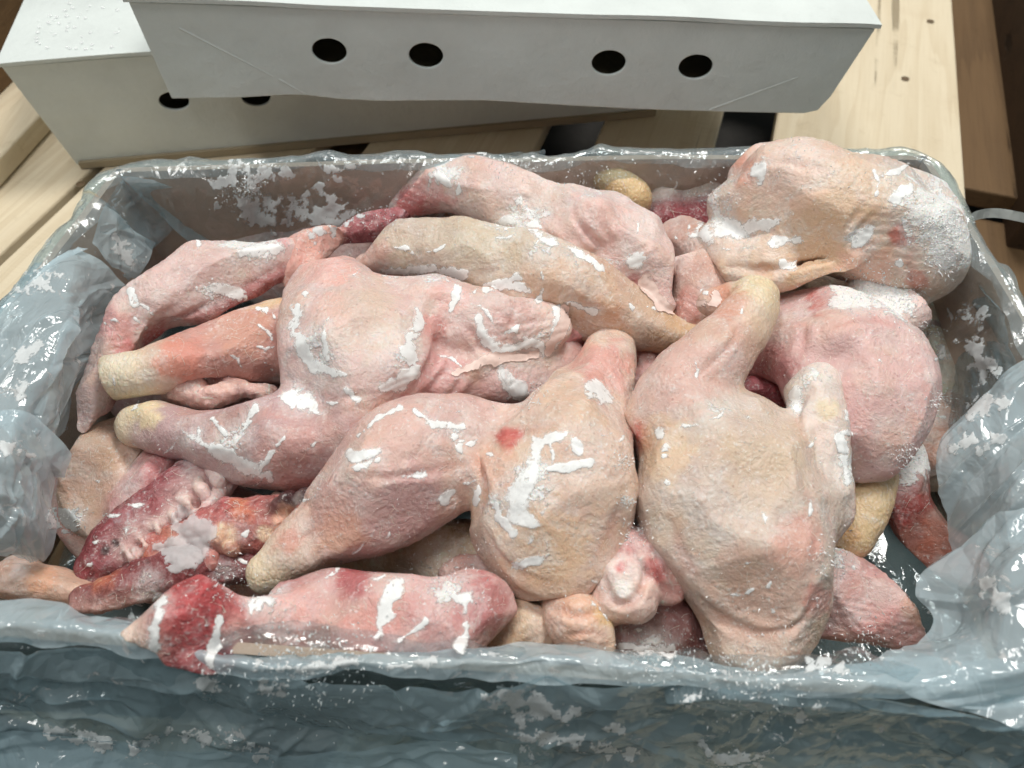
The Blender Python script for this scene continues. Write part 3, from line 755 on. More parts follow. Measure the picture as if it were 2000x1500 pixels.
STROKES = [
 [(578, 600, 11), (580, 655, 15), (612, 712, 14), (672, 735, 8)], [(640, 705, 6), (632, 655, 5), (640, 622, 3)],
 [(745, 762, 8), (780, 748, 15), (803, 715, 20), (795, 662, 12), (820, 630, 14), (815, 608, 7)],
 [(752, 533, 9), (830, 526, 14), (905, 540, 11)], [(897, 548, 7), (886, 585, 8), (878, 612, 4)], [(950, 562, 8), (1005, 548, 12), (1042, 575, 6)],
 [(937, 625, 7), (945, 660, 10), (975, 688, 10), (1010, 676, 12), (1050, 672, 14), (1065, 690, 7)], [(1085, 600, 12), (1097, 630, 16), (1080, 668, 12)],
 [(555, 772, 14), (600, 785, 19), (620, 800, 10)], [(700, 782, 9), (678, 762, 7)], [(978, 722, 10), (992, 752, 15), (1012, 772, 17)],
 [(352, 840, 4), (420, 880, 12), (480, 908, 15), (522, 932, 12)], [(415, 818, 6), (440, 850, 7)], [(500, 795, 7), (468, 850, 5)], [(556, 852, 4), (505, 918, 8)],
 [(690, 892, 12), (742, 880, 7)], [(700, 912, 12), (738, 900, 7)], [(788, 932, 7), (822, 930, 12)], [(868, 976, 12), (880, 962, 7)],
 [(808, 802, 4), (850, 830, 7), (902, 832, 8)], [(888, 850, 8), (900, 882, 5)],
 [(1120, 846, 6), (1055, 868, 15), (1042, 920, 12), (1010, 960, 24), (1008, 1000, 20), (1042, 1020, 11)], [(1070, 916, 7), (1112, 914, 9), (1152, 902, 8)],
 [(1112, 846, 5), (1132, 880, 10)], [(965, 968, 6), (975, 1010, 9), (1002, 1042, 8)], [(935, 950, 4), (930, 986, 7)], [(1008, 1102, 10), (1048, 1096, 12), (1068, 1080, 5)],
 [(1040, 1055, 10)], [(700, 852, 3), (740, 815, 5), (782, 796, 5)], [(1160, 762, 17), (1196, 782, 12)],
 [(1012, 392, 6), (1040, 420, 12), (1050, 460, 13), (1082, 476, 12)], [(850, 338, 8), (880, 364, 8)], [(1110, 482, 5), (1172, 522, 8)], [(1235, 512, 13), (1270, 500, 8)],
 [(990, 436, 15), (975, 440, 8)], [(1110, 590, 5), (1160, 610, 7)], [(1060, 565, 6), (1050, 590, 5)],
 [(1372, 452, 18), (1430, 450, 23), (1462, 462, 12)], [(1470, 447, 17), (1512, 438, 10)], [(1505, 474, 13), (1556, 466, 10)], [(1470, 342, 11), (1492, 322, 13), (1482, 355, 8)],
 [(1528, 516, 8), (1552, 520, 9)], [(1668, 472, 11), (1700, 456, 13)], [(1748, 392, 10), (1770, 370, 11)], [(1755, 515, 9)],
 [(1298, 882, 12), (1300, 866, 5)], [(1338, 832, 8), (1362, 830, 6)], [(1556, 768, 13), (1556, 800, 9)], [(1640, 850, 8), (1655, 940, 9)], [(1290, 850, 9)],
 [(255, 565, 5), (262, 592, 8)], [(395, 562, 9), (440, 566, 15), (462, 578, 13)], [(470, 492, 10), (545, 480, 14)], [(262, 620, 4), (285, 640, 4)],
 [(772, 1148, 17), (752, 1210, 16), (722, 1272, 4)], [(880, 1166, 7), (912, 1172, 13), (908, 1235, 9), (898, 1262, 12)], [(832, 1214, 5), (778, 1252, 5)],
 [(312, 1170, 13), (304, 1232, 9), (302, 1262, 14)], [(428, 1212, 8), (420, 1262, 13), (408, 1290, 12)], [(498, 1182, 16), (540, 1172, 10)], [(1200, 1260, 10), (1310, 1275, 12)],
]

PIECES = []
MEAT_GEO = []
def piece(name, label, cat, prims, group=None, k=.007, lump=.0026, fine=.0005, spots=(), frost=(), fr0=.0, cuts=(), vox=.0019, seed=None, creases=(), press=True):
    seed = seed if seed is not None else len(PIECES) * 13 + 5
    cts = []
    for (px, py, z, tx, ty, tz, rad, col) in cuts:
        c = P(px, py, z / 100.0); n = P(tx, ty, tz / 100.0) - c; n /= np.linalg.norm(n); cts.append((c, n, lin(col), rad))
    body = Body(prims, k, cts)
    V, F = surface_nets(body, vox)
    eps = .0007
    for it in range(2):
        d0 = body.d(V)
        gr = np.stack([body.d(V + np.eye(3)[i] * eps) - d0 for i in range(3)], 1) / eps
        gl = np.linalg.norm(gr, axis=1)[:, None] + 1e-9
        V = V - np.clip(d0, -vox, vox)[:, None] * gr / np.maximum(gl, .5) * .7
    n = vnormals(V, F)
    D = np.stack([pr.d(V) for pr in prims], 1)
    Wt = np.exp(-(D - D.min(1)[:, None]) / .0028); Wt /= Wt.sum(1)[:, None]
    sc = Wt @ np.array([p.sc for p in prims]); mt = Wt @ np.array([p.meat for p in prims]); fr = Wt @ np.array([p.fr for p in prims])
    col = Wt @ np.array([p.col for p in prims])
    # relief: broad lumps, folds, meat raggedness, scale rows
    h = lump * 2 * (fbm(V / .028, seed, 2) - .5) + fine * 2 * (fbm(V / .007, seed + 3, 3, .6) - .5)
    st = np.array([1.0, 1.0, 1.0]); wr = ridged(V / .012 * st, seed + 5, 2)
    h = h - .0006 * np.clip(wr - .74, 0, 1) / .26 * (1 - sc) * np.clip(fbm(V / .03, seed + 60, 2) * 4 - 1.8, 0, 1)
    h = h + .0065 * (fbm(V / .055, seed + 31, 2) - .5)
    px, py = proj(V)
    jit = 9 * (fbm(V / .012, seed + 6, 2) - .5)
    tint = np.zeros(len(V))
    for (pl, wd, dp) in creases:
        pl = rs([(a, b, 0) for a, b in pl], (len(pl) - 1) * 5 + 1)[:, :2]
        best = np.full(len(V), 1e9); al = np.zeros(len(V))
        for i in range(len(pl) - 1):
            a, ba = pl[i], pl[i + 1] - pl[i]; t_ = np.clip(((px - a[0]) * ba[0] + (py - a[1]) * ba[1]) / (ba @ ba + 1e-9), 0, 1)
            dd = np.hypot(px - a[0] - t_ * ba[0], py - a[1] - t_ * ba[1]); u = dd < best
            best[u] = dd[u]; al[u] = (i + t_[u]) / (len(pl) - 1)
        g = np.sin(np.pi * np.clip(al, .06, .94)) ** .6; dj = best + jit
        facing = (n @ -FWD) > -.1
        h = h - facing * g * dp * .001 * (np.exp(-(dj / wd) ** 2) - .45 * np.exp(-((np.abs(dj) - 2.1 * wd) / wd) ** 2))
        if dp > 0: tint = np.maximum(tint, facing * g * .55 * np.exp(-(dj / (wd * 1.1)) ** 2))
    h = h + mt * .0026 * (ridged(V / np.array([.020, .011, .011]), seed + 8, 3) - .6)
    V = V + n * h[:, None]
    # frozen pieces are pressed into flat planes where they lay against each other and the carton
    pr_ = np.random.default_rng(seed + 77)
    area = len(V) * vox * vox
    for _ in range(int(np.clip(area / .00075, 5, 46)) if press else 0):
        i = pr_.integers(len(V))
        if sc[i] > .4: continue
        R_ = pr_.uniform(.014, .034); dep = pr_.uniform(.0016, .0042) * min(1, R_ / .022)
        pn_ = n[i] + pr_.normal(0, .16, 3); pn_ /= np.linalg.norm(pn_)
        dv = V - V[i]; ex = np.clip(dv @ pn_ + dep, 0, .006); wg = np.exp(-((dv * dv).sum(1) / R_ ** 2) ** 2)
        V = V - pn_ * (ex * wg * .85 * (1 - sc))[:, None]
    # fine slack-skin wrinkles in random bundles
    h2 = np.zeros(len(V))
    for _ in range(int(np.clip(area / .0025, 2, 12))):
        i = pr_.integers(len(V)); ax = np.cross(n[i], pr_.normal(0, 1, 3)); ax /= np.linalg.norm(ax) + 1e-9
        dv = V - V[i]; R_ = pr_.uniform(.012, .028); wg = np.exp(-((dv * dv).sum(1) / R_ ** 2))
        ph = (dv @ ax) / pr_.uniform(.0035, .006) + 2.2 * fbm(V / .02, seed + _, 2)
        h2 += wg * pr_.uniform(.0004, .0011) * (np.abs(np.sin(ph * math.pi)) ** .7 - .6) * (1 - mt) * (1 - sc)
    n = vnormals(V, F); V = V + n * h2[:, None]
    px, py = proj(V)
    for (c, nn, cc_, rad) in cts:
        on = np.clip(1 - np.abs((V - c) @ nn) / .0022, 0, 1) * (np.linalg.norm(V - c, axis=1) < rad)
        col = col * (1 - on[:, None]) + cc_ * on[:, None]; mt = np.maximum(mt, on); sc = sc * (1 - on)
    g_ = col.mean(1)[:, None]; col = (col * .74 + g_ * .26) * np.array([.99, .985, 1.0])
    # natural mottling: fat under the skin, thin bluish skin, flushed and bloodless patches
    skn = ((1 - mt) * (1 - sc))[:, None]
    def patch(scale, sd, lo, hi): return .42 * np.clip((fbm(V / scale, seed + sd, 3, .6) - lo) / (hi - lo), 0, 1)[:, None]
    col = col * (1 + skn * patch(.020, 41, .50, .70) * (np.array([.88, .80, .83]) - 1))
    col = col * (1 + skn * patch(.026, 43, .52, .68) * (np.array([1.04, .98, .78]) - 1))
    col = col * (1 + skn * patch(.016, 45, .54, .70) * (np.array([1.0, .88, .85]) - 1))
    col = col + skn * patch(.018, 47, .50, .66) * (np.array([.72, .65, .60]) - col) * .8
    col = col * (1 + .24 * (fbm(V / .005, seed + 49, 3) - .5))[:, None]
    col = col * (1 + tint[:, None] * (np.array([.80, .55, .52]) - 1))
    wob = fbm(V / .006, seed + 9, 3) - .5
    for sp in spots:
        a, b, r, cl = sp[:4]; am = sp[4] if len(sp) > 4 else .9; me_ = sp[5] if len(sp) > 5 else 0.0
        dd = np.hypot(px - a, py - b) / r + wob * 1.3
        f = np.clip((1.15 - dd) / .5, 0, 1) * am
        col = col * (1 - f[:, None]) + lin(cl) * f[:, None]
        if me_: mt = np.maximum(mt, f * me_)
    fr = fr + fr0 + .05 + .22 * np.clip((fbm(V / .03, seed + 21, 2) - .5) * 2.4, -1, 1)
    for st_ in STROKES:      # thin glaze of ice round the white sheets
        q_ = np.array(st_, float); dm = np.full(len(V), 1e9)
        if len(q_) == 1: q_ = np.vstack([q_, q_ + [.1, 0, 0]])
        for i in range(len(q_) - 1):
            a, ba = q_[i, :2], q_[i + 1, :2] - q_[i, :2]; t_ = np.clip(((px - a[0]) * ba[0] + (py - a[1]) * ba[1]) / (ba @ ba + 1e-9), 0, 1)
            dm = np.minimum(dm, np.hypot(px - a[0] - t_ * ba[0], py - a[1] - t_ * ba[1]))
        fr = fr + .16 * np.clip(1 - dm / (q_[:, 2].mean() * 2.6 + 8), 0, 1) ** .7
    for (a, b, r, am) in frost:
        dd = np.hypot(px - a, py - b) / r; fr = fr + am * np.clip(1.2 - dd, 0, 1)
    V = V + n * (.0006 * np.clip(fr, 0, 1) * 2 * (fbm(V / .004, seed + 2, 2) - .3))[:, None]
    n = vnormals(V, F)
    root = empty(name, (V[:, 0].mean(), V[:, 1].mean(), V[:, 2].min())); tag(root, label, cat, group)
    org = np.array(root.location)
    parts = [];
    for p_ in prims:
        if p_.part not in parts: parts.append(p_.part)
    pi = np.array([parts.index(p_.part) for p_ in prims])
    vp = pi[D.argmin(1)]
    fp = np.array([np.bincount(r, minlength=len(parts)) for r in vp[F]]).argmax(1) if len(parts) > 1 else np.zeros(len(F), int)
    for i in range(len(parts)):
        fi = np.where(fp == i)[0]
        if not len(fi): continue
        lab = np.arange(len(V)); cF = F[fi]
        while True:
            m_ = lab[cF].min(1); new = lab.copy()
            for q_ in range(4): np.minimum.at(new, cF[:, q_], m_)
            if (new == lab).all(): break
            lab = new
        ids, cn = np.unique(lab[cF[:, 0]], return_counts=True)
        odd = fi[lab[cF[:, 0]] != ids[cn.argmax()]]
        if len(odd) and len(parts) > 1:
            Dm = np.where(pi[None, :] == i, 1e9, D); fp[odd] = pi[Dm[F[odd, 0]].argmin(1)]
    pal = np.concatenate([col, np.ones((len(V), 1))], 1); mk = np.stack([np.clip(fr, 0, 1.5), sc, mt, np.ones(len(V))], 1)
    for i, pn in enumerate(parts):
        Ff = F[fp == i]
        if not len(Ff): continue
        used, inv = np.unique(Ff.ravel(), return_inverse=True); Ff = inv.reshape(-1, 4)
        pn = pn.split('#')[0]; me = bpy.data.meshes.new(pn)
        me.vertices.add(len(used)); me.vertices.foreach_set('co', (V[used] - org).ravel())
        me.loops.add(len(Ff) * 4); me.loops.foreach_set('vertex_index', Ff.ravel())
        me.polygons.add(len(Ff)); me.polygons.foreach_set('loop_start', np.arange(len(Ff)) * 4)
        me.polygons.foreach_set('use_smooth', np.ones(len(Ff), bool))
        me.update(calc_edges=True)
        me.normals_split_custom_set_from_vertices(n[used].tolist())
        ca = me.color_attributes.new('Col', 'FLOAT_COLOR', 'POINT'); ca.data.foreach_set('color', pal[used].ravel())
        cb = me.color_attributes.new('Msk', 'FLOAT_COLOR', 'POINT'); cb.data.foreach_set('color', mk[used].ravel())
        me.materials.append(M_SKIN)
        o = bpy.data.objects.new(pn, me); COLL.objects.link(o); o.parent = root
    PIECES.append(root); MEAT_GEO.append((V, F, root))
    return root

PINK, TAN, ROSE = (226, 188, 178), (218, 188, 156), (214, 164, 154)
PALE, RED, DRED = (230, 206, 192), (190, 62, 66), (128, 34, 42)
YEL, FAT, MAUVE = (226, 198, 138), (236, 212, 196), (200, 158, 156)
LQ = 'frozen chicken leg quarters in the carton'; BITS = 'cut chicken pieces wedged between the legs'

# buried layer first (low in the box, seen only through gaps)
for i, (lab, pts, c_) in enumerate([
    ('buried chicken leg under the bony back piece, front left', [(120, 960, 3, 70), (330, 1050, 3.5, 120), (560, 1110, 4, 110), (700, 1120, 4, 70)], ROSE),
    ('buried chicken leg in shadow under the middle drumstick', [(660, 1095, 6.4, 50), (780, 1085, 7, 66), (920, 1090, 7.4, 76), (1080, 1130, 7, 76)], (190, 160, 120)),
    ('buried chicken leg deep under the broad tan thigh', [(1150, 1150, 4, 90), (1300, 1120, 4, 110), (1480, 1000, 4, 120), (1580, 900, 4, 100)], ROSE),
    ('buried chicken leg under the middle of the heap', [(300, 760, 4, 80), (520, 760, 4, 110), (800, 740, 4.5, 120), (1050, 740, 5, 110), (1280, 700, 5, 90)], MAUVE),
    ('buried chicken leg along the far carton wall', [(420, 520, 4, 70), (700, 500, 5, 95), (1000, 500, 5, 100), (1300, 500, 5, 90), (1500, 520, 5, 90)], ROSE),
    ('buried chicken leg beside the right carton wall', [(1600, 560, 5, 90), (1740, 640, 4.5, 95), (1800, 780, 4, 80), (1810, 900, 3.5, 60)], TAN)]):
    piece('chicken_quarter', lab, 'leg quarter', [Prim('meat', pts, c_, meat=.25)], LQ, vox=.0032, fr0=.15)

# A  far-left thigh
piece('chicken_thigh', 'pink chicken thigh leaning on the far left corner above the left drumstick', 'chicken thigh', [
    Prim('thigh', [(575, 488, 11.6, 34), (490, 502, 12.2, 52), (395, 532, 12.6, 70), (305, 586, 12.2, 70), (240, 662, 11.4, 54), (190, 752, 10.4, 38), (156, 826, 9.6, 20)], PINK, flat=.85),
    Prim('cut_meat', [(568, 518, 11.2, 22), (470, 566, 11.4, 26), (390, 608, 11.4, 26), (310, 652, 11.0, 24), (240, 706, 10.4, 20), (196, 790, 9.4, 18)], (188, 78, 80), meat=1),
    Prim('cartilage', [(362, 642, 11.0, 15), (378, 624, 11.2, 12), (408, 610, 11.2, 12)], FAT)], LQ, creases=[([(560,515),(480,560),(400,600),(320,660),(250,715)],7,2.2),([(470,470),(380,520),(300,580)],9,-.8)], k=.005,
    spots=[(545, 470, 22, (206, 90, 96), .7), (300, 660, 26, (206, 96, 96), .6), (250, 690, 22, RED, .55), (225, 640, 40, (216, 140, 140), .5)],
    frost=[(500, 480, 70, .55), (430, 575, 40, .3), (430, 460, 60, .25)])

# B left drumstick
piece('chicken_drumstick', 'reddish drumstick with cut yellow scaly end pointing left', 'drumstick', [
    Prim('hock', [(196, 744, 11, 46), (262, 732, 11.4, 50), (312, 720, 11.4, 49)], (240, 222, 184), sc=1),
    Prim('drumstick', [(318, 718, 11.4, 48), (390, 698, 11, 58), (470, 680, 10.4, 76), (560, 664, 9.6, 90), (640, 654, 9, 78)], (208, 146, 130))], LQ, k=.004,
    cuts=[(213, 744, 11, 150, 757, 10.9, .03, (206, 128, 112))],
    spots=[(350, 700, 50, (222, 142, 124), .7), (470, 640, 60, (214, 160, 138), .6), (520, 570, 40, (226, 196, 150), .8)], fr0=.08)

# C centre-left quarter
piece('chicken_leg_quarter', 'pale leg quarter left of centre with its yellow-tipped drumstick pointing left', 'leg quarter', [
    Prim('thigh', [(640, 545, 11.6, 52), (665, 610, 12.6, 112), (700, 690, 12.8, 142), (690, 770, 12, 120)], PINK, flat=.74),
    Prim('thigh', [(730, 600, 12.6, 90), (850, 610, 12.8, 82), (960, 632, 12.4, 78), (1060, 642, 11.8, 52)], PINK, flat=.74),
    Prim('skin_flap', [(800, 740, 11.2, 62), (930, 745, 10.4, 58), (1030, 735, 9.8, 50), (1100, 700, 9.4, 36)], (222, 168, 160)),
    Prim('skin_fold', [(860, 770, 11.4, 14), (910, 735, 12, 16), (960, 700, 12.2, 18), (1030, 695, 11.6, 16), (1075, 700, 11, 10)], (228, 200, 178)),
    Prim('drumstick', [(310, 838, 9.8, 47), (390, 848, 10.2, 55), (480, 858, 10.6, 82), (570, 858, 11, 100), (660, 840, 11.2, 100)], MAUVE),
    Prim('hock', [(268, 832, 9.5, 38), (300, 822, 9.9, 36)], (238, 218, 176), sc=.7)], LQ, creases=[([(885,585),(862,640),(848,700),(805,770)],9,3.2),([(565,740),(640,775),(720,770)],8,1.6),([(905,735),(880,775)],7,2),([(900,620),(960,690),(1050,690)],7,1.8),([(960,600),(1010,630),(1070,620)],6,1.4),([(1010,590),(1000,650),(1030,690)],6,1.2),([(870,720),(840,760)],5,1.5)], k=.006,
    spots=[(800, 820, 50, (214, 150, 146), .5), (700, 620, 90, (216, 196, 180), .6), (640, 600, 40, (232, 190, 178), .6), (840, 640, 30, (216, 128, 122), .5), (1010, 640, 50, (214, 176, 168), .7), (640, 510, 60, (238, 182, 172), .7), (560, 880, 80, (204, 156, 148), .7), (850, 740, 60, (212, 150, 148), .6), (282, 808, 36, (238, 218, 178), .8), (880, 575, 40, (230, 180, 172), .6)],
    frost=[(600, 670, 90, .25), (800, 680, 60, .3), (840, 530, 60, .3), (1060, 640, 60, .35), (470, 880, 80, .35), (590, 780, 50, .3)])

# H far-centre quarter
piece('chicken_leg_quarter', 'pale skinned leg quarter at the far wall with a ragged torn right end', 'leg quarter', [
    Prim('drumstick', [(790, 408, 10.8, 30), (850, 370, 12, 58), (930, 372, 12.6, 66), (1020, 392, 12.8, 72)], PINK),
    Prim('thigh', [(1020, 395, 12.8, 74), (1120, 430, 13, 92), (1215, 470, 12.8, 100), (1262, 530, 12.2, 62), (1280, 570, 11.8, 34)], (230, 194, 184), flat=.74),
    Prim('skin_flap', [(1262, 560, 11.8, 24), (1290, 590, 11.6, 22), (1308, 600, 11.2, 20)], (226, 176, 164)),
    Prim('skin_flap#2', [(1110, 500, 12, 26), (1170, 545, 11.8, 24), (1240, 590, 11.2, 16)], (222, 182, 172))], LQ, creases=[([(1020,380),(1060,450),(1130,510),(1240,590)],8,2.6),([(1130,370),(1120,420),(1170,480),(1240,550)],7,2.2),([(1180,420),(1185,470),(1220,520)],7,1.6),([(880,360),(960,370)],6,-1)], k=.006,
    spots=[(830, 390, 50, (206, 126, 124), .6), (800, 400, 30, (186, 96, 98), .7), (1235, 560, 28, (176, 84, 82), .75, .6), (1170, 420, 60, (226, 184, 176), .6), (1060, 350, 60, (224, 196, 184), .6)],
    frost=[(1040, 430, 50, .4), (880, 345, 40, .35), (1160, 360, 80, .3), (1240, 540, 60, .3), (1180, 520, 40, .3)], fr0=.1)
piece('chicken_hock', 'yellow hock tip poking up behind the far-centre leg quarter', 'chicken hock', [
    Prim('hock', [(1148, 336, 12.0, 15), (1186, 350, 12.0, 26), (1240, 386, 11.4, 30)], (228, 190, 122), sc=1)], BITS,
    spots=[(1165, 318, 14, (60, 50, 50), .8)], frost=[(1170, 315, 14, .4)])

# I long central leg
piece('chicken_leg_quarter', 'long tan leg across the middle tapering right to a bare yellow end', 'leg quarter', [
    Prim('thigh', [(700, 500, 11.4, 26), (770, 482, 12, 50), (860, 488, 12.4, 66), (960, 512, 12.4, 84), (1060, 548, 12, 88)], (212, 190, 164)),
    Prim('drumstick', [(1060, 548, 12, 88), (1150, 592, 11.4, 78), (1240, 628, 10.8, 52)], (214, 176, 146)),
    Prim('hock', [(1240, 628, 10.8, 50), (1310, 655, 10.4, 36), (1385, 672, 10, 28)], (216, 174, 128), sc=.25)], LQ, k=.006,
    spots=[(1180, 640, 50, (204, 156, 124), .7), (1080, 560, 60, (222, 186, 160), .6), (950, 460, 70, (206, 190, 168), .7), (720, 500, 40, (226, 180, 168), .6)],
    frost=[(990, 440, 40, .35), (1060, 480, 50, .35), (1130, 560, 60, .2)])

# J left-back bits
piece('chicken_trimming', 'lumpy peach skin and dark red meat against the far wall', 'chicken trimming', [
    Prim('skin', [(585, 545, 10.4, 34), (600, 500, 11, 48), (645, 475, 11, 34)], (232, 172, 154)),
    Prim('meat', [(690, 462, 10.6, 32), (745, 436, 10.8, 34), (795, 415, 10.8, 24)], (178, 82, 88), meat=1)], BITS, k=.004, lump=.003,
    frost=[(740, 420, 50, .3)])
# K red meat and bone
piece('chicken_trimming', 'dark red meat with a thin white bone between far wall and tan thigh', 'chicken trimming', [
    Prim('meat', [(1275, 425, 9.4, 44), (1330, 425, 9.6, 46), (1400, 420, 9.6, 46)], (164, 44, 56), meat=1),
    Prim('bone', [(1262, 384, 11.0, 12), (1330, 377, 11.3, 11), (1400, 372, 11.4, 11)], (236, 206, 188))], BITS, k=.002, lump=.003)
# L brownish skin behind
piece('chicken_thigh', 'brownish thigh sunk between the far quarter and the tan top thigh', 'chicken thigh', [
    Prim('thigh', [(1330, 470, 10.6, 50), (1380, 510, 10.6, 66), (1370, 590, 9.8, 78), (1330, 650, 9, 60)], (206, 160, 142)),
    Prim('fat', [(1300, 515, 12, 22), (1340, 500, 12, 20), (1360, 505, 11.6, 14)], (236, 196, 186))], LQ, k=.005,
    spots=[(1340, 600, 40, (196, 130, 120), .6)])

# G top-right thigh
piece('chicken_thigh', 'large tan thigh propped up on the far right corner with folded skin', 'chicken thigh', [
    Prim('thigh', [(1455, 405, 13.6, 72), (1540, 395, 14.6, 118), (1640, 420, 14.8, 130), (1730, 455, 14.2, 122), (1785, 500, 13.4, 90)], (224, 194, 170), flat=.88),
    Prim('skin_fold', [(1420, 530, 12.4, 30), (1500, 552, 13.2, 22), (1600, 530, 14.6, 20), (1690, 505, 15.2, 17), (1740, 470, 15.4, 13)], (230, 194, 162)),
    Prim('skin_fold#2', [(1755, 390, 16.2, 14), (1775, 440, 15.8, 18), (1762, 500, 15.2, 18), (1772, 530, 14.6, 14)], (232, 200, 176)),
    Prim('skin_flap', [(1790, 380, 14.6, 48), (1830, 450, 13.8, 46), (1818, 530, 12.6, 44), (1788, 575, 11.8, 28)], PALE),
    Prim('thigh', [(1400, 470, 12.6, 42), (1440, 510, 12.6, 44), (1500, 510, 13.4, 52)], (228, 196, 172)),
    Prim('skin_flap#2', [(1440, 330, 14.6, 18), (1480, 305, 15.0, 20), (1540, 296, 15.0, 18)], (226, 176, 158))], LQ, creases=[([(1610,500),(1650,450),(1690,400)],6,1.8),([(1640,500),(1680,450),(1715,415)],5,1.6),([(1580,490),(1610,455),(1640,430)],5,1.2),([(1745,420),(1750,470),(1735,520)],7,3),([(1800,470),(1785,520),(1790,570)],7,2.4),([(1450,345),(1520,320),(1600,330)],7,1.4),([(1420,520),(1500,530),(1600,510),(1700,480)],7,2.6)], k=.007,
    spots=[(1620, 470, 110, (216, 180, 144), .7), (1500, 300, 120, (230, 196, 180), .6), (1760, 460, 26, (190, 100, 88), .8), (1790, 545, 22, (190, 110, 96), .6), (1455, 330, 30, (214, 150, 130), .7), (1690, 520, 60, (226, 176, 160), .6)],
    frost=[(1845, 440, 90, .75), (1800, 340, 90, .4), (1400, 380, 60, .35), (1560, 290, 120, .3), (1680, 465, 40, .35), (1420, 450, 60, .3), (1860, 500, 60, .4)])

# F right thigh
piece('chicken_thigh', 'smooth rosy thigh at right dusted with snow along its upper edge', 'chicken thigh', [
    Prim('thigh', [(1570, 650, 11.4, 88), (1650, 690, 12, 140), (1672, 770, 12, 142), (1690, 850, 11.2, 92)], (224, 178, 170), flat=.74),
    Prim('thigh', [(1470, 705, 10, 44), (1540, 690, 10.8, 70)], (206, 150, 146)),
    Prim('thigh', [(1700, 570, 12, 50), (1760, 620, 11.8, 50)], PINK)], LQ, creases=[([(1520,740),(1560,690),(1570,630)],9,1.6),([(1600,640),(1700,620),(1780,640)],7,.8)], k=.008,
    spots=[(1605, 585, 28, (190, 84, 74), .7, .5), (1500, 720, 50, (190, 112, 116), .6), (1620, 820, 90, (204, 160, 158), .6)],
    frost=[(1690, 560, 60, .75), (1760, 590, 50, .8), (1650, 590, 60, .35), (1640, 560, 40, .4)], fr0=.04)
piece('chicken_trimming', 'small crimson scrap in the hollow above the broad tan thigh', 'chicken trimming', [
    Prim('meat', [(1425, 775, 9.4, 30), (1470, 765, 9.6, 34), (1520, 765, 9.2, 30)], (196, 84, 96), meat=.8)], BITS)

# Y yellow ribbed skin, X red drumstick, W pink cut drumstick, right depth
piece('chicken_hock', 'yellow wrinkled hock hanging below the rosy right thigh', 'chicken hock', [
    Prim('hock', [(1710, 930, 8.8, 40), (1688, 985, 8.8, 46), (1662, 1045, 8.4, 38)], (226, 192, 134), sc=.8)], BITS,
    spots=[(1660, 1050, 20, (208, 160, 110), .6)])
piece('chicken_drumstick', 'dark red drumstick slanting down at right with frosted upper end', 'drumstick', [
    Prim('drumstick', [(1765, 890, 8, 50), (1765, 950, 7.6, 64), (1795, 1010, 7, 66), (1850, 1070, 6.2, 52), (1890, 1105, 5.6, 44)], (186, 110, 92))], LQ,
    spots=[(1760, 970, 60, (168, 62, 60), .8, .5), (1830, 1040, 40, (196, 116, 92), .6), (1770, 890, 40, (224, 200, 196), .8)],
    frost=[(1770, 890, 70, .9)])
piece('chicken_drumstick', 'pink sawn-off drumstick at the lower right pointing at the blue folds', 'drumstick', [
    Prim('drumstick', [(1560, 1150, 7, 95), (1650, 1165, 7.4, 88), (1740, 1195, 7.4, 70), (1812, 1222, 7.3, 58)], (214, 158, 150))], LQ,
    cuts=[(1795, 1222, 7.4, 1850, 1200, 7.5, .07, (196, 140, 118))],
    spots=[(1740, 1240, 60, (206, 136, 130), .5), (1790, 1190, 30, (206, 164, 140), .6)], frost=[(1620, 1090, 60, .6), (1640, 1200, 60, .25)])
piece('chicken_trimming', 'frosty orange scrap in the gap beside the right carton wall', 'chicken trimming', [
    Prim('skin', [(1830, 740, 6, 36), (1838, 820, 5.6, 34), (1820, 900, 5.4, 36)], (196, 140, 110)),
    Prim('meat', [(1812, 640, 7, 26), (1822, 690, 6.6, 24)], (168, 112, 96), meat=.6)], BITS, fr0=.35)

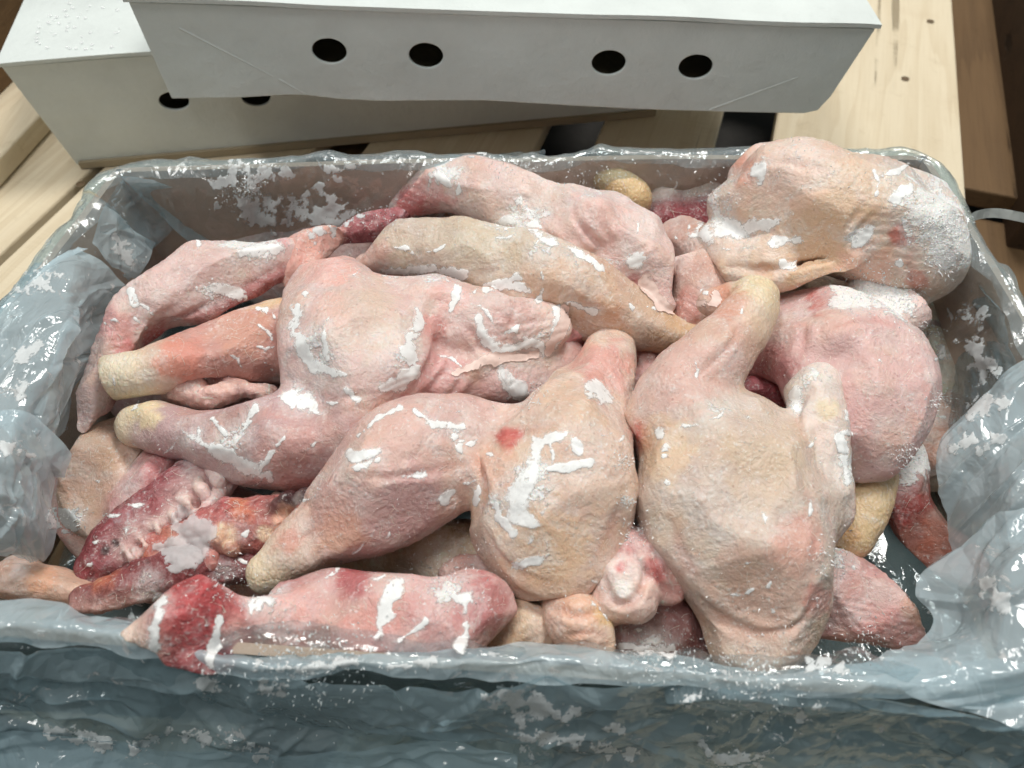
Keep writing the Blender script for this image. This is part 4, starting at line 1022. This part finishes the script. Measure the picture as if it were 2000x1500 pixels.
# E broad tan front-right quarter
piece('chicken_leg_quarter', 'broad tan leg quarter at front right with yellow hock rising up', 'leg quarter', [
    Prim('drumstick', [(1448, 640, 14.4, 50), (1392, 705, 14, 68), (1335, 775, 13.4, 88), (1305, 850, 12.6, 88)], (220, 180, 164)),
    Prim('hock', [(1478, 582, 14.6, 40), (1470, 610, 14.6, 46), (1448, 645, 14.4, 46)], (238, 214, 164), sc=1),
    Prim('skin_flap', [(1420, 578, 14.2, 20), (1385, 590, 13.8, 24), (1395, 600, 13.8, 22)], (222, 168, 136)),
    Prim('thigh', [(1400, 850, 12.6, 110), (1420, 920, 12.6, 178), (1440, 1000, 12.2, 196), (1475, 1100, 11.4, 154), (1490, 1190, 10.8, 116)], (212, 188, 168), flat=.74),
    Prim('skin_flap#2', [(1385, 1180, 10.2, 44), (1420, 1240, 10.2, 64), (1475, 1262, 10.2, 52)], (224, 192, 160)),
    Prim('skin_fold', [(1636, 890, 12.6, 24), (1640, 990, 12.2, 24), (1618, 1090, 11.8, 22), (1585, 1190, 11.6, 20), (1530, 1275, 11.4, 20), (1480, 1300, 11.2, 14)], (226, 186, 168)),
    Prim('tail_end', [(1594, 775, 13.4, 44), (1602, 850, 13.6, 50), (1620, 940, 13.2, 42)], (230, 206, 190), fr=.12),
    Prim('tail_end', [(1575, 762, 13.6, 42), (1598, 748, 13.4, 40)], (236, 216, 200), sc=.3, fr=.3)], LQ, creases=[([(1580,760),(1562,800),(1590,860),(1630,930)],8,3),([(1335,1120),(1390,1200),(1480,1240),(1570,1215),(1615,1140)],9,3.2),([(1240,880),(1290,845),(1345,810)],8,2),([(1560,900),(1600,1000),(1585,1120)],9,1.4),([(1440,640),(1420,680),(1360,730)],6,1.2),([(1300,980),(1330,1080),(1390,1160)],9,1.2)], k=.007,
    spots=[(1235, 860, 34, (196, 70, 70), .75, .4), (1560, 1060, 60, (210, 136, 122), .5), (1480, 1150, 110, (206, 164, 146), .6), (1300, 880, 60, (228, 196, 160), .6), (1500, 900, 90, (212, 186, 160), .6), (1350, 730, 70, (216, 172, 160), .6), (1420, 590, 36, (214, 140, 112), .6), (1600, 1170, 30, (206, 120, 110), .5), (1615, 800, 24, (226, 208, 168), .6)],
    frost=[(1560, 800, 40, .35), (1640, 900, 50, .4), (1600, 740, 50, .35), (1225, 760, 40, .35), (1400, 800, 40, .25)])

piece('chicken_trimming', 'lumpy pink fat under the reddish left drumstick', 'chicken trimming', [
    Prim('fat', [(325, 776, 9.6, 20), (365, 758, 10, 30), (400, 776, 9.8, 20), (440, 770, 10, 26), (480, 758, 9.8, 20), (525, 770, 9.4, 22)], (232, 182, 168), meat=.5),
    Prim('blood_clot', [(425, 738, 10, 16), (450, 742, 10, 15)], (120, 34, 44))], BITS, lump=.005, fine=.0022, k=.004, vox=.0016, press=False)
piece('chicken_trimming', 'scrap of pale skin wedged between the plump thigh and skinless drumstick', 'chicken trimming', [
    Prim('skin', [(880, 1120, 8.6, 24), (935, 1110, 8.8, 34), (985, 1150, 8.8, 30)], (214, 158, 144), meat=.3)], BITS, lump=.004, k=.004, vox=.0016, frost=[(930, 1110, 40, .4)])
# M / small
piece('chicken_trimming', 'pink sinew and small meat lump at the centre gap', 'chicken trimming', [
    Prim('sinew', [(1060, 652, 10, 22), (1110, 660, 10.2, 30), (1170, 655, 9.8, 26), (1210, 680, 9.4, 24)], (228, 150, 150)),
    Prim('meat', [(1250, 690, 8.6, 44), (1250, 745, 8.2, 50)], (206, 150, 142), meat=.2)], BITS)

# D front-centre quarter
piece('chicken_leg_quarter', 'front-centre leg quarter with plump thigh and drumstick pointing lower left', 'leg quarter', [
    Prim('drumstick', [(585, 1072, 11, 58), (650, 1020, 11.4, 82), (725, 960, 12, 112), (805, 905, 12.2, 126), (890, 880, 12, 112)], (216, 174, 162)),
    Prim('hock', [(528, 1118, 10.6, 42), (562, 1094, 10.8, 50), (585, 1075, 11, 54)], (238, 216, 172), sc=1),
    Prim('thigh', [(1075, 1015, 11.8, 148), (1085, 950, 12.6, 150), (1095, 880, 12.8, 140), (1130, 800, 12.2, 104), (1172, 725, 11.4, 66), (1192, 680, 10.8, 38)], (224, 190, 166), flat=.76),
    Prim('thigh', [(900, 850, 12, 70), (1000, 840, 12.4, 70), (1080, 830, 12.4, 70)], PINK),
    Prim('skin_flap', [(960, 1060, 11, 34), (1010, 1130, 10.8, 34), (1080, 1150, 10.8, 30), (1160, 1110, 10.8, 34), (1200, 1010, 11.2, 30)], (220, 178, 152))], LQ, creases=[([(935,870),(948,940),(930,1020)],9,3.4),([(700,930),(800,930),(930,900)],8,1.4),([(940,1030),(985,1100),(1050,1140),(1130,1140)],7,2.2),([(1215,960),(1200,1040),(1160,1110)],8,2),([(960,860),(1010,830),(1090,830)],7,1.6),([(1150,700),(1180,760),(1200,830)],7,1.2),([(560,1060),(600,1040),(650,1080)],6,1.2)], k=.0055,
    spots=[(990, 855, 28, (200, 80, 76), .8, .4), (1180, 720, 60, (222, 150, 142), .6), (780, 860, 80, (224, 184, 172), .6), (800, 990, 80, (196, 150, 148), .65), (660, 1050, 50, (214, 168, 140), .6), (1080, 1060, 90, (222, 186, 152), .7), (960, 910, 50, (222, 172, 148), .6), (560, 1060, 30, (206, 136, 122), .6), (640, 1000, 50, (210, 158, 144), .5)],
    frost=[(1040, 940, 80, .35), (860, 830, 60, .25), (720, 890, 50, .25), (1190, 770, 40, .25), (860, 960, 50, .2)])

# O left skin
piece('chicken_thigh', 'wrinkled peach thigh on the left below the mauve drumstick', 'chicken thigh', [
    Prim('thigh', [(280, 852, 7, 50), (215, 905, 7.2, 78), (185, 965, 7, 70), (200, 1030, 6.6, 50), (215, 1075, 6.4, 36)], (220, 178, 150)),
    Prim('fascia', [(330, 920, 7.6, 54), (265, 960, 8.2, 52), (240, 1010, 7.8, 40)], (214, 152, 148), meat=.25)], LQ, k=.005, lump=.003,
    frost=[(150, 1020, 40, .45), (260, 940, 40, .3)], spots=[(320, 915, 40, (196, 110, 112), .6)])
# P rib cage
ribs = [Prim('rib#%d' % i, [(418 - 29 * i - 10, 926 + 25 * i - 16, 9.6 - .04 * i, 7), (418 - 29 * i + 8, 926 + 25 * i + 10, 10.0 - .04 * i, 8), (418 - 29 * i + 20, 926 + 25 * i + 30, 9.3 - .05 * i, 7)], (244, 212, 204), meat=.05) for i in range(7)]
piece('chicken_rib_piece', 'crimson rib piece with pale rib ends at the left', 'chicken back', [
    Prim('meat', [(435, 905, 8.6, 32), (372, 950, 9.0, 52), (300, 1005, 9.0, 58), (232, 1060, 8.8, 56), (190, 1105, 8.4, 42)], (158, 44, 56), meat=1, flat=.62),
    Prim('membrane', [(452, 934, 9.2, 12), (412, 988, 9.4, 13), (346, 1040, 9.3, 12), (265, 1085, 9.2, 9)], (232, 184, 178), meat=.3)] + ribs, BITS, k=.0022, lump=.003, fine=.0012, press=False,
    spots=[(205, 1075, 10, (50, 14, 16), .9), (226, 1060, 8, (60, 16, 18), .9), (300, 990, 24, (150, 36, 48), .6)], frost=[(370, 915, 40, .25), (200, 1100, 40, .3)], vox=.0015)
# Q back meat
qr = np.random.default_rng(12)
shreds = []
for i in range(26):
    a = qr.uniform(300, 630); b = 1165 - .27 * a + qr.normal(0, 26); c_ = [(214, 96, 84), (236, 190, 160), (222, 140, 96), (188, 60, 60), (240, 206, 184)][i % 5]
    an = qr.uniform(0, 3.1); L_ = qr.uniform(8, 24); z_ = qr.uniform(9.6, 10.6) - (abs(a - 520) / 900)
    shreds.append(Prim('fatty_meat', [(a - L_ * math.cos(an), b - L_ * math.sin(an), z_ - .3, qr.uniform(4, 7)), (a, b, z_, qr.uniform(6, 13)), (a + L_ * math.cos(an + .5), b + L_ * math.sin(an + .5), z_ - .2, qr.uniform(4, 8))], c_, meat=.6))
piece('chicken_back_piece', 'orange and pink fatty back piece with dark red blood clot', 'chicken back', [
    Prim('fatty_meat', [(300, 1090, 7.8, 44), (390, 1060, 8.8, 50), (480, 1030, 9.6, 54), (570, 1022, 9.8, 48), (640, 1005, 9.4, 38)], (190, 76, 72), meat=1),
    Prim('red_strip', [(380, 1115, 8.4, 22), (480, 1078, 9, 24), (570, 1052, 9, 22), (620, 1035, 8.6, 18)], (164, 58, 62), meat=.8),
    Prim('blood_clot', [(540, 992, 11.2, 15), (568, 978, 11.6, 21), (602, 976, 11.8, 22), (630, 962, 11.8, 17)], (58, 8, 14))] + shreds, BITS, press=False, k=.0028, lump=.004, fine=.0016,
    spots=[(440, 1040, 26, (232, 186, 150), .8), (520, 1040, 18, (238, 210, 180), .8), (560, 1025, 34, (240, 190, 164), .7), (260, 1080, 24, (206, 110, 66), .7), (470, 1000, 26, (214, 120, 80), .6), (590, 1010, 20, (226, 120, 116), .7)], vox=.0016)
# R red slab
piece('chicken_back_piece', 'dark red meat slab at the lower left touching the front film', 'chicken back', [
    Prim('meat', [(165, 1170, 8.8, 30), (250, 1140, 9.4, 42), (350, 1118, 9.4, 42), (450, 1105, 9, 36), (520, 1100, 8.6, 30)], (146, 50, 52), meat=1, flat=.8),
    Prim('fat_edge', [(150, 1185, 9, 14), (210, 1185, 9.4, 14), (280, 1165, 9.6, 10)], (222, 172, 158))], BITS, press=False, fine=.0014, k=.003, lump=.005,
    spots=[(190, 1120, 40, (206, 116, 84), .6)], frost=[(440, 1120, 40, .4), (300, 1130, 40, .3)], vox=.0016)
# S bone
piece('chicken_drumstick', 'peach knuckle end of a drumstick bone at the far lower left', 'drumstick', [
    Prim('knuckle', [(42, 1108, 8.8, 32), (34, 1150, 8.6, 26)], (236, 206, 190)),
    Prim('shank', [(50, 1128, 8.7, 44), (110, 1142, 8.4, 38), (190, 1152, 8, 42)], (228, 180, 148)),], LQ, k=.006,
    spots=[(75, 1130, 34, (232, 176, 142), .7), (40, 1110, 20, (240, 226, 220), .6)])

# V, U small front bits
piece('chicken_trimming', 'pale yellow skin scrap tucked at the front beside the skinless drumstick', 'chicken trimming', [
    Prim('skin', [(985, 1250, 9.4, 38), (1020, 1215, 9.8, 46), (1065, 1250, 9.2, 36)], (226, 190, 150))], BITS)
piece('chicken_wing_tip', 'peach skin lump with a small pointed nib below the plump thigh', 'chicken wing', [
    Prim('skin', [(1105, 1180, 10.2, 42), (1135, 1215, 10.6, 58), (1160, 1265, 10.4, 36)], (230, 178, 150)),
    Prim('nib', [(1178, 1215, 11, 20), (1190, 1240, 11, 10), (1196, 1262, 11, 5)], (224, 196, 146))], BITS, press=False, creases=[([(1090, 1190), (1130, 1205), (1175, 1190)], 6, 2.2), ([(1110, 1240), (1150, 1235), (1185, 1245)], 5, 1.6)], k=.005,
    spots=[(1180, 1200, 24, (214, 178, 120), .6)])
piece('chicken_joint', 'white gristle joint in torn pink flesh between the two front thighs', 'chicken joint', [
    Prim('flesh', [(1225, 1060, 10.8, 40), (1262, 1100, 11.2, 50), (1305, 1145, 11, 34)], (214, 138, 130), meat=.9),
    Prim('cartilage', [(1216, 1162, 11.6, 24), (1212, 1138, 11.8, 30), (1236, 1110, 11.8, 22)], (238, 214, 204)),
    Prim('flesh#2', [(1200, 1185, 11, 40), (1238, 1172, 11.4, 46)], (230, 190, 172)),
    Prim('torn_skin', [(1288, 1085, 11.8, 16), (1304, 1120, 11.8, 18), (1322, 1165, 11.4, 12)], (228, 162, 146))], BITS, press=False, k=.005, lump=.003, fine=.001, vox=.0016,
    creases=[([(1185, 1120), (1200, 1175), (1240, 1172), (1258, 1120), (1225, 1088)], 6, 2.4), ([(1270, 1080), (1285, 1130), (1310, 1170)], 6, 2.6)],
    spots=[(1213, 1148, 20, (250, 242, 236), .9), (1212, 1108, 12, (206, 84, 86), .7), (1280, 1110, 24, (196, 92, 92), .6), (1225, 1060, 30, (206, 116, 112), .6)], frost=[(1235, 1045, 40, .5), (1290, 1070, 30, .3)])
piece('chicken_trimming', 'dark purple meat in the front gap under the white gristle joint', 'chicken trimming', [
    Prim('meat', [(1220, 1235, 8.4, 60), (1290, 1225, 8.4, 66), (1340, 1260, 8, 40)], (168, 104, 100), meat=.5)], BITS, frost=[(1280, 1270, 60, .5)])

# T front skinless drumstick
piece('chicken_drumstick', 'skinless pink drumstick at front left with red raw end over the rim', 'drumstick', [
    Prim('bone_tip', [(256, 1246, 14.9, 26), (280, 1236, 14.9, 38), (312, 1225, 14.9, 50)], (236, 208, 184)),
    Prim('raw_end', [(345, 1205, 14.8, 62), (378, 1205, 14.8, 78), (420, 1225, 14.2, 66)], (202, 40, 46), meat=1),
    Prim('raw_end#2', [(350, 1290, 14.6, 30), (405, 1310, 14.5, 32), (455, 1310, 14.3, 24)], (140, 34, 40), meat=1, fr=.0),
    Prim('drumstick', [(450, 1225, 13.6, 58), (540, 1215, 13, 62), (640, 1208, 12.6, 72), (750, 1203, 12.4, 88), (860, 1196, 12.2, 94), (935, 1185, 11.8, 74)], (224, 172, 164)),
    Prim('upper_meat', [(560, 1170, 12.2, 40), (680, 1148, 12, 42), (760, 1150, 12, 50)], (190, 110, 110), meat=.3)], LQ, k=.006, cuts=[(362, 1205, 16.6, 352, 1215, 19.5, .028, (204, 36, 44))],
    spots=[(945, 1180, 60, (176, 90, 92), .7), (560, 1225, 60, (236, 176, 166), .7), (690, 1135, 34, (176, 74, 80), .7), (720, 1240, 60, (230, 158, 150), .5), (460, 1240, 40, (232, 176, 166), .6), (850, 1180, 70, (206, 140, 136), .5), (300, 1160, 26, (228, 196, 180), .7)],
    frost=[(880, 1125, 90, .5), (310, 1180, 40, .35), (445, 1240, 26, .3), (520, 1170, 50, .35), (430, 1320, 40, .25), (600, 1290, 120, .3)])

# ------------------------------------------------------------------ frost sheets and ice chips frozen on the surfaces
def combine(geos):
    Vs, Fs, own, o = [], [], [], 0
    for gi, (V, F, ob) in enumerate(geos):
        Vs.append(V); Fs.append(np.asarray(F) + o); own.append(np.full(len(F), gi)); o += len(V)
    return np.vstack(Vs), np.vstack(Fs), np.concatenate(own)
ALLG = MEAT_GEO + FILM_GEO
AV, AF, OWN = combine(ALLG)
BVH = BVHTree.FromPolygons(AV.tolist(), AF.tolist())
CAMV = Vector(CPOS.tolist())
def cast(px, py):
    d = Vector(ray(px, py).tolist()).normalized()
    loc, nor, idx, dist = BVH.ray_cast(CAMV, d)
    if loc is None: return None
    n = np.array(nor)
    if n @ np.array(d) > 0: n = -n
    return np.array(loc), n, OWN[idx]
def sheet(stroke, rough=.7, thick=.00045, mat=None, name='frost_flake', step=3.0, seed=0, curl=0.0, nfreq=9.0):
    st = np.array(stroke, float)
    st[:, 2] *= 1.2
    if len(st) == 1: st = np.vstack([st, st + [.1, 0, 0]])
    m = st[:, 2].max() * 1.9 + 4
    x0, y0 = st[:, :2].min(0) - m; x1, y1 = st[:, :2].max(0) + m
    nx, ny = max(4, int((x1 - x0) / step)), max(4, int((y1 - y0) / step))
    gx, gy = np.meshgrid(np.linspace(x0, x1, nx), np.linspace(y0, y1, ny), indexing='ij')
    best = np.full(gx.shape, 1e9)
    for i in range(len(st) - 1):
        a, b = st[i], st[i + 1]; ba = b[:2] - a[:2]; l2 = ba @ ba + 1e-9
        t = np.clip(((gx - a[0]) * ba[0] + (gy - a[1]) * ba[1]) / l2, 0, 1)
        best = np.minimum(best, np.hypot(gx - a[0] - t * ba[0], gy - a[1] - t * ba[1]) - (a[2] + t * (b[2] - a[2])))
    wmax = st[:, 2].mean()
    q3 = np.stack([gx / (nfreq * 2.2), gy / (nfreq * 2.2), np.full_like(gx, seed * 1.7)], -1)
    f = best + (facet(gx / 26 + seed, gy / 26, seed) - .5) * 1.7 * wmax * rough + (fbm(q3, seed, 3, .65) - .5) * 2.0 * wmax * rough + (vnoise(q3 * 3.1, seed + 4) - .5) * 7 * rough
    # an occasional hole or tear
    tear = ridged(q3 * .35, seed + 30, 2); f = np.where(tear > .93, f + 12, f)
    inside = f < 0
    if inside.sum() < 6: return None
    pad = np.pad(inside, 1); ring = np.zeros_like(inside)
    for di in (0, 1, 2):
        for dj in (0, 1, 2): ring |= pad[di:di + nx, dj:dj + ny]
    ring &= ~inside
    gfx, gfy = np.gradient(f); hx, hy = gx[1, 0] - gx[0, 0], gy[0, 1] - gy[0, 0]
    gfx, gfy = gfx / hx, gfy / hy; g2 = gfx ** 2 + gfy ** 2 + .05
    mvx, mvy = np.clip(-f * gfx / g2, -1.1 * step, 1.1 * step), np.clip(-f * gfy / g2, -1.1 * step, 1.1 * step)
    gx = np.where(ring, gx + mvx, gx); gy = np.where(ring, gy + mvy, gy)
    core = inside; inside = inside | ring
    P3 = np.zeros(gx.shape + (3,)); ok = np.zeros(gx.shape, bool); owners = {}
    for i, j in np.argwhere(inside):
        h = cast(gx[i, j], gy[i, j])
        if h is None: continue
        ok[i, j] = True; owners[h[2]] = owners.get(h[2], 0) + 1
        e = min(1.0, max(0.0, -f[i, j]) / 2.2)
        nn = h[1] * .8 - FWD * .2
        P3[i, j] = h[0] + nn * (thick * (e * (1 + .5 * (vnoise(np.array([gx[i, j] / 7, gy[i, j] / 7, 2.0]), seed) - .5)) - .15) + curl * (1 - e))
    if not owners: return None
    own = max(owners, key=owners.get)
    ea = np.clip(-f / max(5.0, wmax * .8), 0, 1)[ok]
    idx = -np.ones(gx.shape, int); idx[ok] = np.arange(ok.sum()); Vv = P3[ok]
    c = np.stack([idx[:-1, :-1], idx[1:, :-1], idx[1:, 1:], idx[:-1, 1:]], -1).reshape(-1, 4)
    cin = np.stack([core[:-1, :-1], core[1:, :-1], core[1:, 1:], core[:-1, 1:]], -1).reshape(-1, 4).any(1)
    c = c[(c >= 0).all(1) & cin]
    if len(c) < 3: return None
    lim = .0065
    e1 = np.linalg.norm(Vv[c[:, 0]] - Vv[c[:, 2]], axis=1); e2 = np.linalg.norm(Vv[c[:, 1]] - Vv[c[:, 3]], axis=1)
    c = c[(e1 < lim) & (e2 < lim)]
    if len(c) < 3: return None
    used, inv = np.unique(c.ravel(), return_inverse=True); c = inv.reshape(-1, 4)[:, ::-1]
    g = ALLG[own][2]; par = g if g.type == 'EMPTY' else bag; Vv = Vv[used]; ea = ea[used]
    lab = np.arange(len(Vv))
    while True:
        m_ = lab[c].min(1); new = lab.copy()
        for i in range(4): np.minimum.at(new, c[:, i], m_)
        if (new == lab).all(): break
        lab = new
    fl = lab[c[:, 0]]
    for L0 in np.unique(fl):
        cc_ = c[fl == L0]
        if len(cc_) < 7: continue
        us, iv = np.unique(cc_.ravel(), return_inverse=True)
        o_ = mesh_obj(name, Vv[us], iv.reshape(-1, 4), mat or M_ICE, par, smooth=True)
        o_.data.attributes.new('Edge', 'FLOAT', 'POINT').data.foreach_set('value', ea[us])

for i, s_ in enumerate(STROKES): sheet(s_, seed=i + 1, rough=.55)
M_FLAP = mat_ice('torn_skin', .96, lin((240, 214, 204)), 3.0)
for i, s_ in enumerate([[(1258, 552, 12), (1288, 590, 14), (1312, 606, 8)], [(1102, 602, 9), (1098, 640, 11), (1072, 684, 8)], [(1398, 588, 15), (1368, 594, 8)], [(890, 730, 6), (955, 702, 9), (1045, 692, 7)]]):
    sheet(s_, .5, .0007, M_FLAP, 'torn_skin', seed=500 + i, curl=.0010)
sheet([(365, 1020, 28), (395, 1040, 24), (355, 1080, 36), (315, 1072, 12)], .3, .0010, M_ICECLEAR, 'ice_chip', seed=91)
sheet([(1010, 760, 16), (985, 735, 10)], .4, .0025, M_ICECLEAR, 'ice_chip', seed=92)
FILMFROST = [[(430, 350, 16), (470, 372, 30), (520, 402, 38)], [(505, 345, 16)], [(556, 340, 11)], [(600, 425, 36), (655, 412, 24)], [(620, 362, 11)], [(660, 350, 9)],
 [(1880, 622, 12), (1912, 612, 10)], [(1895, 680, 14), (1935, 725, 16)], [(1828, 652, 10), (1842, 692, 11)], [(60, 560, 20), (30, 570, 16), (108, 546, 10)],
 [(985, 1362, 18), (1040, 1376, 22), (1085, 1392, 14)], [(1110, 1402, 10), (1135, 1378, 7)], [(1010, 1422, 18), (1042, 1452, 16)], [(1180, 1422, 7), (1215, 1426, 6)],
 [(100, 1432, 14), (152, 1446, 15), (222, 1458, 9)], [(262, 1462, 11), (330, 1432, 11), (402, 1442, 9)], [(450, 1460, 10), (520, 1470, 12)], [(1060, 1440, 10), (1130, 1446, 12)], [(1160, 1460, 12), (1230, 1470, 10)],
 [(1350, 1368, 14), (1320, 1360, 12)], [(1570, 1400, 12), (1590, 1380, 10)], [(1400, 1478, 14), (1480, 1490, 10)], [(395, 1330, 14), (440, 1345, 12)], [(520, 1340, 12), (545, 1350, 12)],
 [(1940, 780, 20), (1900, 800, 14)], [(1920, 880, 14), (1960, 850, 12)], [(1860, 880, 9), (1900, 860, 9)], [(1930, 1140, 12), (1960, 1190, 12)], [(40, 700, 18), (70, 680, 12)], [(30, 760, 16)], [(60, 890, 12), (20, 880, 12)], [(130, 1020, 20), (100, 1010, 12)], [(230, 480, 16), (260, 500, 14)],
 [(500, 1302, 8), (600, 1304, 10), (690, 1296, 8)], [(760, 1300, 6), (850, 1292, 8)], [(640, 330, 6), (700, 322, 6)], [(900, 300, 5), (960, 300, 5)], [(1590, 1300, 12), (1640, 1310, 14)]]
for i, s_ in enumerate(FILMFROST): sheet(s_, seed=i + 200, rough=1.2, thick=.0005, name='frost_patch', nfreq=4.0, mat=M_ICETHIN)
# many small torn flakes
rr = np.random.default_rng(33)
made = 0
for k in range(110):
    a, b = rr.uniform(160, 1830), rr.uniform(310, 1280)
    h = cast(a, b)
    if h is None or h[2] >= len(MEAT_GEO): continue
    an = rr.uniform(0, math.pi); L_ = rr.uniform(4, 26); w_ = rr.uniform(2.5, 6.5)
    sheet([(a - L_ * math.cos(an), b - L_ * math.sin(an), w_ * .5), (a, b, w_), (a + L_ * math.cos(an + .5), b + L_ * math.sin(an + .5), w_ * .4)], .7, .0005, seed=300 + k, step=2.6)

# loose rime: tiny shards on frosty places and in the gaps, far too many to count
Vc, Fcx = [], []
def shard(p, n, s_):
    ax = n + rr.normal(0, .7, 3); ax /= np.linalg.norm(ax)
    u = np.cross(ax, rr.normal(0, 1, 3)); u /= np.linalg.norm(u) + 1e-9; v = np.cross(ax, u)
    b0 = len(Vc); base = p - n * .0003
    for q_ in range(3):
        a = 2.1 * q_; Vc.append(base + (u * math.cos(a) + v * math.sin(a)) * s_ * .38)
    Vc.append(base + ax * s_ * rr.uniform(.7, 1.6)); Fcx.extend([(b0, b0 + 1, b0 + 3), (b0 + 1, b0 + 2, b0 + 3), (b0 + 2, b0, b0 + 3)])
CL = [(1700, 560, 60, 420), (1765, 585, 40, 420), (1850, 440, 40, 380), (1840, 520, 30, 160), (1655, 930, 16, 60), (1215, 900, 18, 90), (1225, 980, 16, 80), (1040, 770, 30, 120), (740, 425, 40, 120),
      (880, 1128, 80, 260), (440, 1130, 60, 160), (600, 1292, 130, 420), (1290, 1275, 80, 260), (140, 1010, 30, 160), (1770, 890, 30, 200), (1240, 1040, 30, 120), (1400, 380, 40, 160), (980, 325, 30, 80),
      (430, 580, 30, 80), (1810, 640, 24, 100), (1835, 780, 24, 130), (470, 365, 45, 240), (1620, 1090, 40, 120), (1480, 1320, 120, 380), (430, 1325, 40, 50), (1700, 1250, 60, 160), (1560, 300, 120, 160), (1150, 345, 60, 90)]
for (a, b, r_, n_) in CL:
    for _ in range(n_):
        h = cast(a + rr.normal(0, r_ * .55), b + rr.normal(0, r_ * .45))
        if h is not None: shard(h[0], h[1], rr.uniform(.0005, .0017))
for _ in range(2600):
    h = cast(rr.uniform(140, 1860), rr.uniform(300, 1300))
    if h is not None and h[2] < len(MEAT_GEO): shard(h[0], h[1], rr.uniform(.0004, .0011))
fco = mesh_obj('frost_crystals', Vc, Fcx, M_RIME)
fco.data.attributes.new('Edge', 'FLOAT', 'POINT').data.foreach_set('value', np.ones(len(Vc)))
tag(fco, 'loose frost crystals scattered over meat and film', 'frost', kind='stuff')

# fine filoplume hairs left on the skin
Vh, Fh = [], []
for _ in range(1100):
    a, b = rr.uniform(170, 1830), rr.uniform(320, 1290); an = rr.uniform(0, 6.28); bend = rr.normal(0, .35); st_ = rr.uniform(4, 9); line = []
    h0 = cast(a, b)
    if h0 is None or h0[2] >= len(MEAT_GEO): continue
    for q_ in range(5):
        h = cast(a, b)
        if h is None or h[2] != h0[2]: break
        lift = .0002 + .0005 * math.sin(q_ / 4 * math.pi) * rr.uniform(.2, 1); line.append((h[0] + h[1] * lift, h[1]))
        a += st_ * math.cos(an); b += st_ * math.sin(an); an += bend
    if len(line) < 4: continue
    b0 = len(Vh)
    for q_, (p_, n_) in enumerate(line):
        t_ = line[min(q_ + 1, len(line) - 1)][0] - line[max(q_ - 1, 0)][0]; sd_ = np.cross(t_, n_); sd_ /= np.linalg.norm(sd_) + 1e-9
        wd = .00011 * (1.15 - q_ / 4); Vh += [p_ - sd_ * wd, p_ + sd_ * wd]
    Fh += [(b0 + 2 * q_, b0 + 2 * q_ + 2, b0 + 2 * q_ + 3, b0 + 2 * q_ + 1) for q_ in range(len(line) - 1)]
tag(mesh_obj('feather_hairs', Vh, Fh, mat_plain('feather_hair', (.80, .73, .64), .5)), 'fine pale feather hairs left on the chicken skin', 'feather hairs', kind='stuff')

# plastic strap tail at the right
pts = rs([P(1886, 436, .125), P(1905, 422, .128), P(1940, 416, .125), P(1985, 422, .118), P(2060, 440, .11)], 40)
V = []; ww = np.array([.0, .0018, .0028])
for i, p in enumerate(pts):
    V += [p - ww, p + ww]
V = np.array(V); th_ = np.array([0, .0005, -.0004]); k_ = len(V)
Fc = [(2 * i, 2 * i + 2, 2 * i + 3, 2 * i + 1) for i in range(len(pts) - 1)]
Fc = Fc + [tuple(np.array(f)[::-1] + k_) for f in Fc]
tag(mesh_obj('plastic_strap', np.vstack([V, V + th_]), Fc, mat_film('strap_film', .7, (.75, .77, .76), 0.0), smooth=True), 'thin translucent strap end curling out beyond the right rim', 'strap')
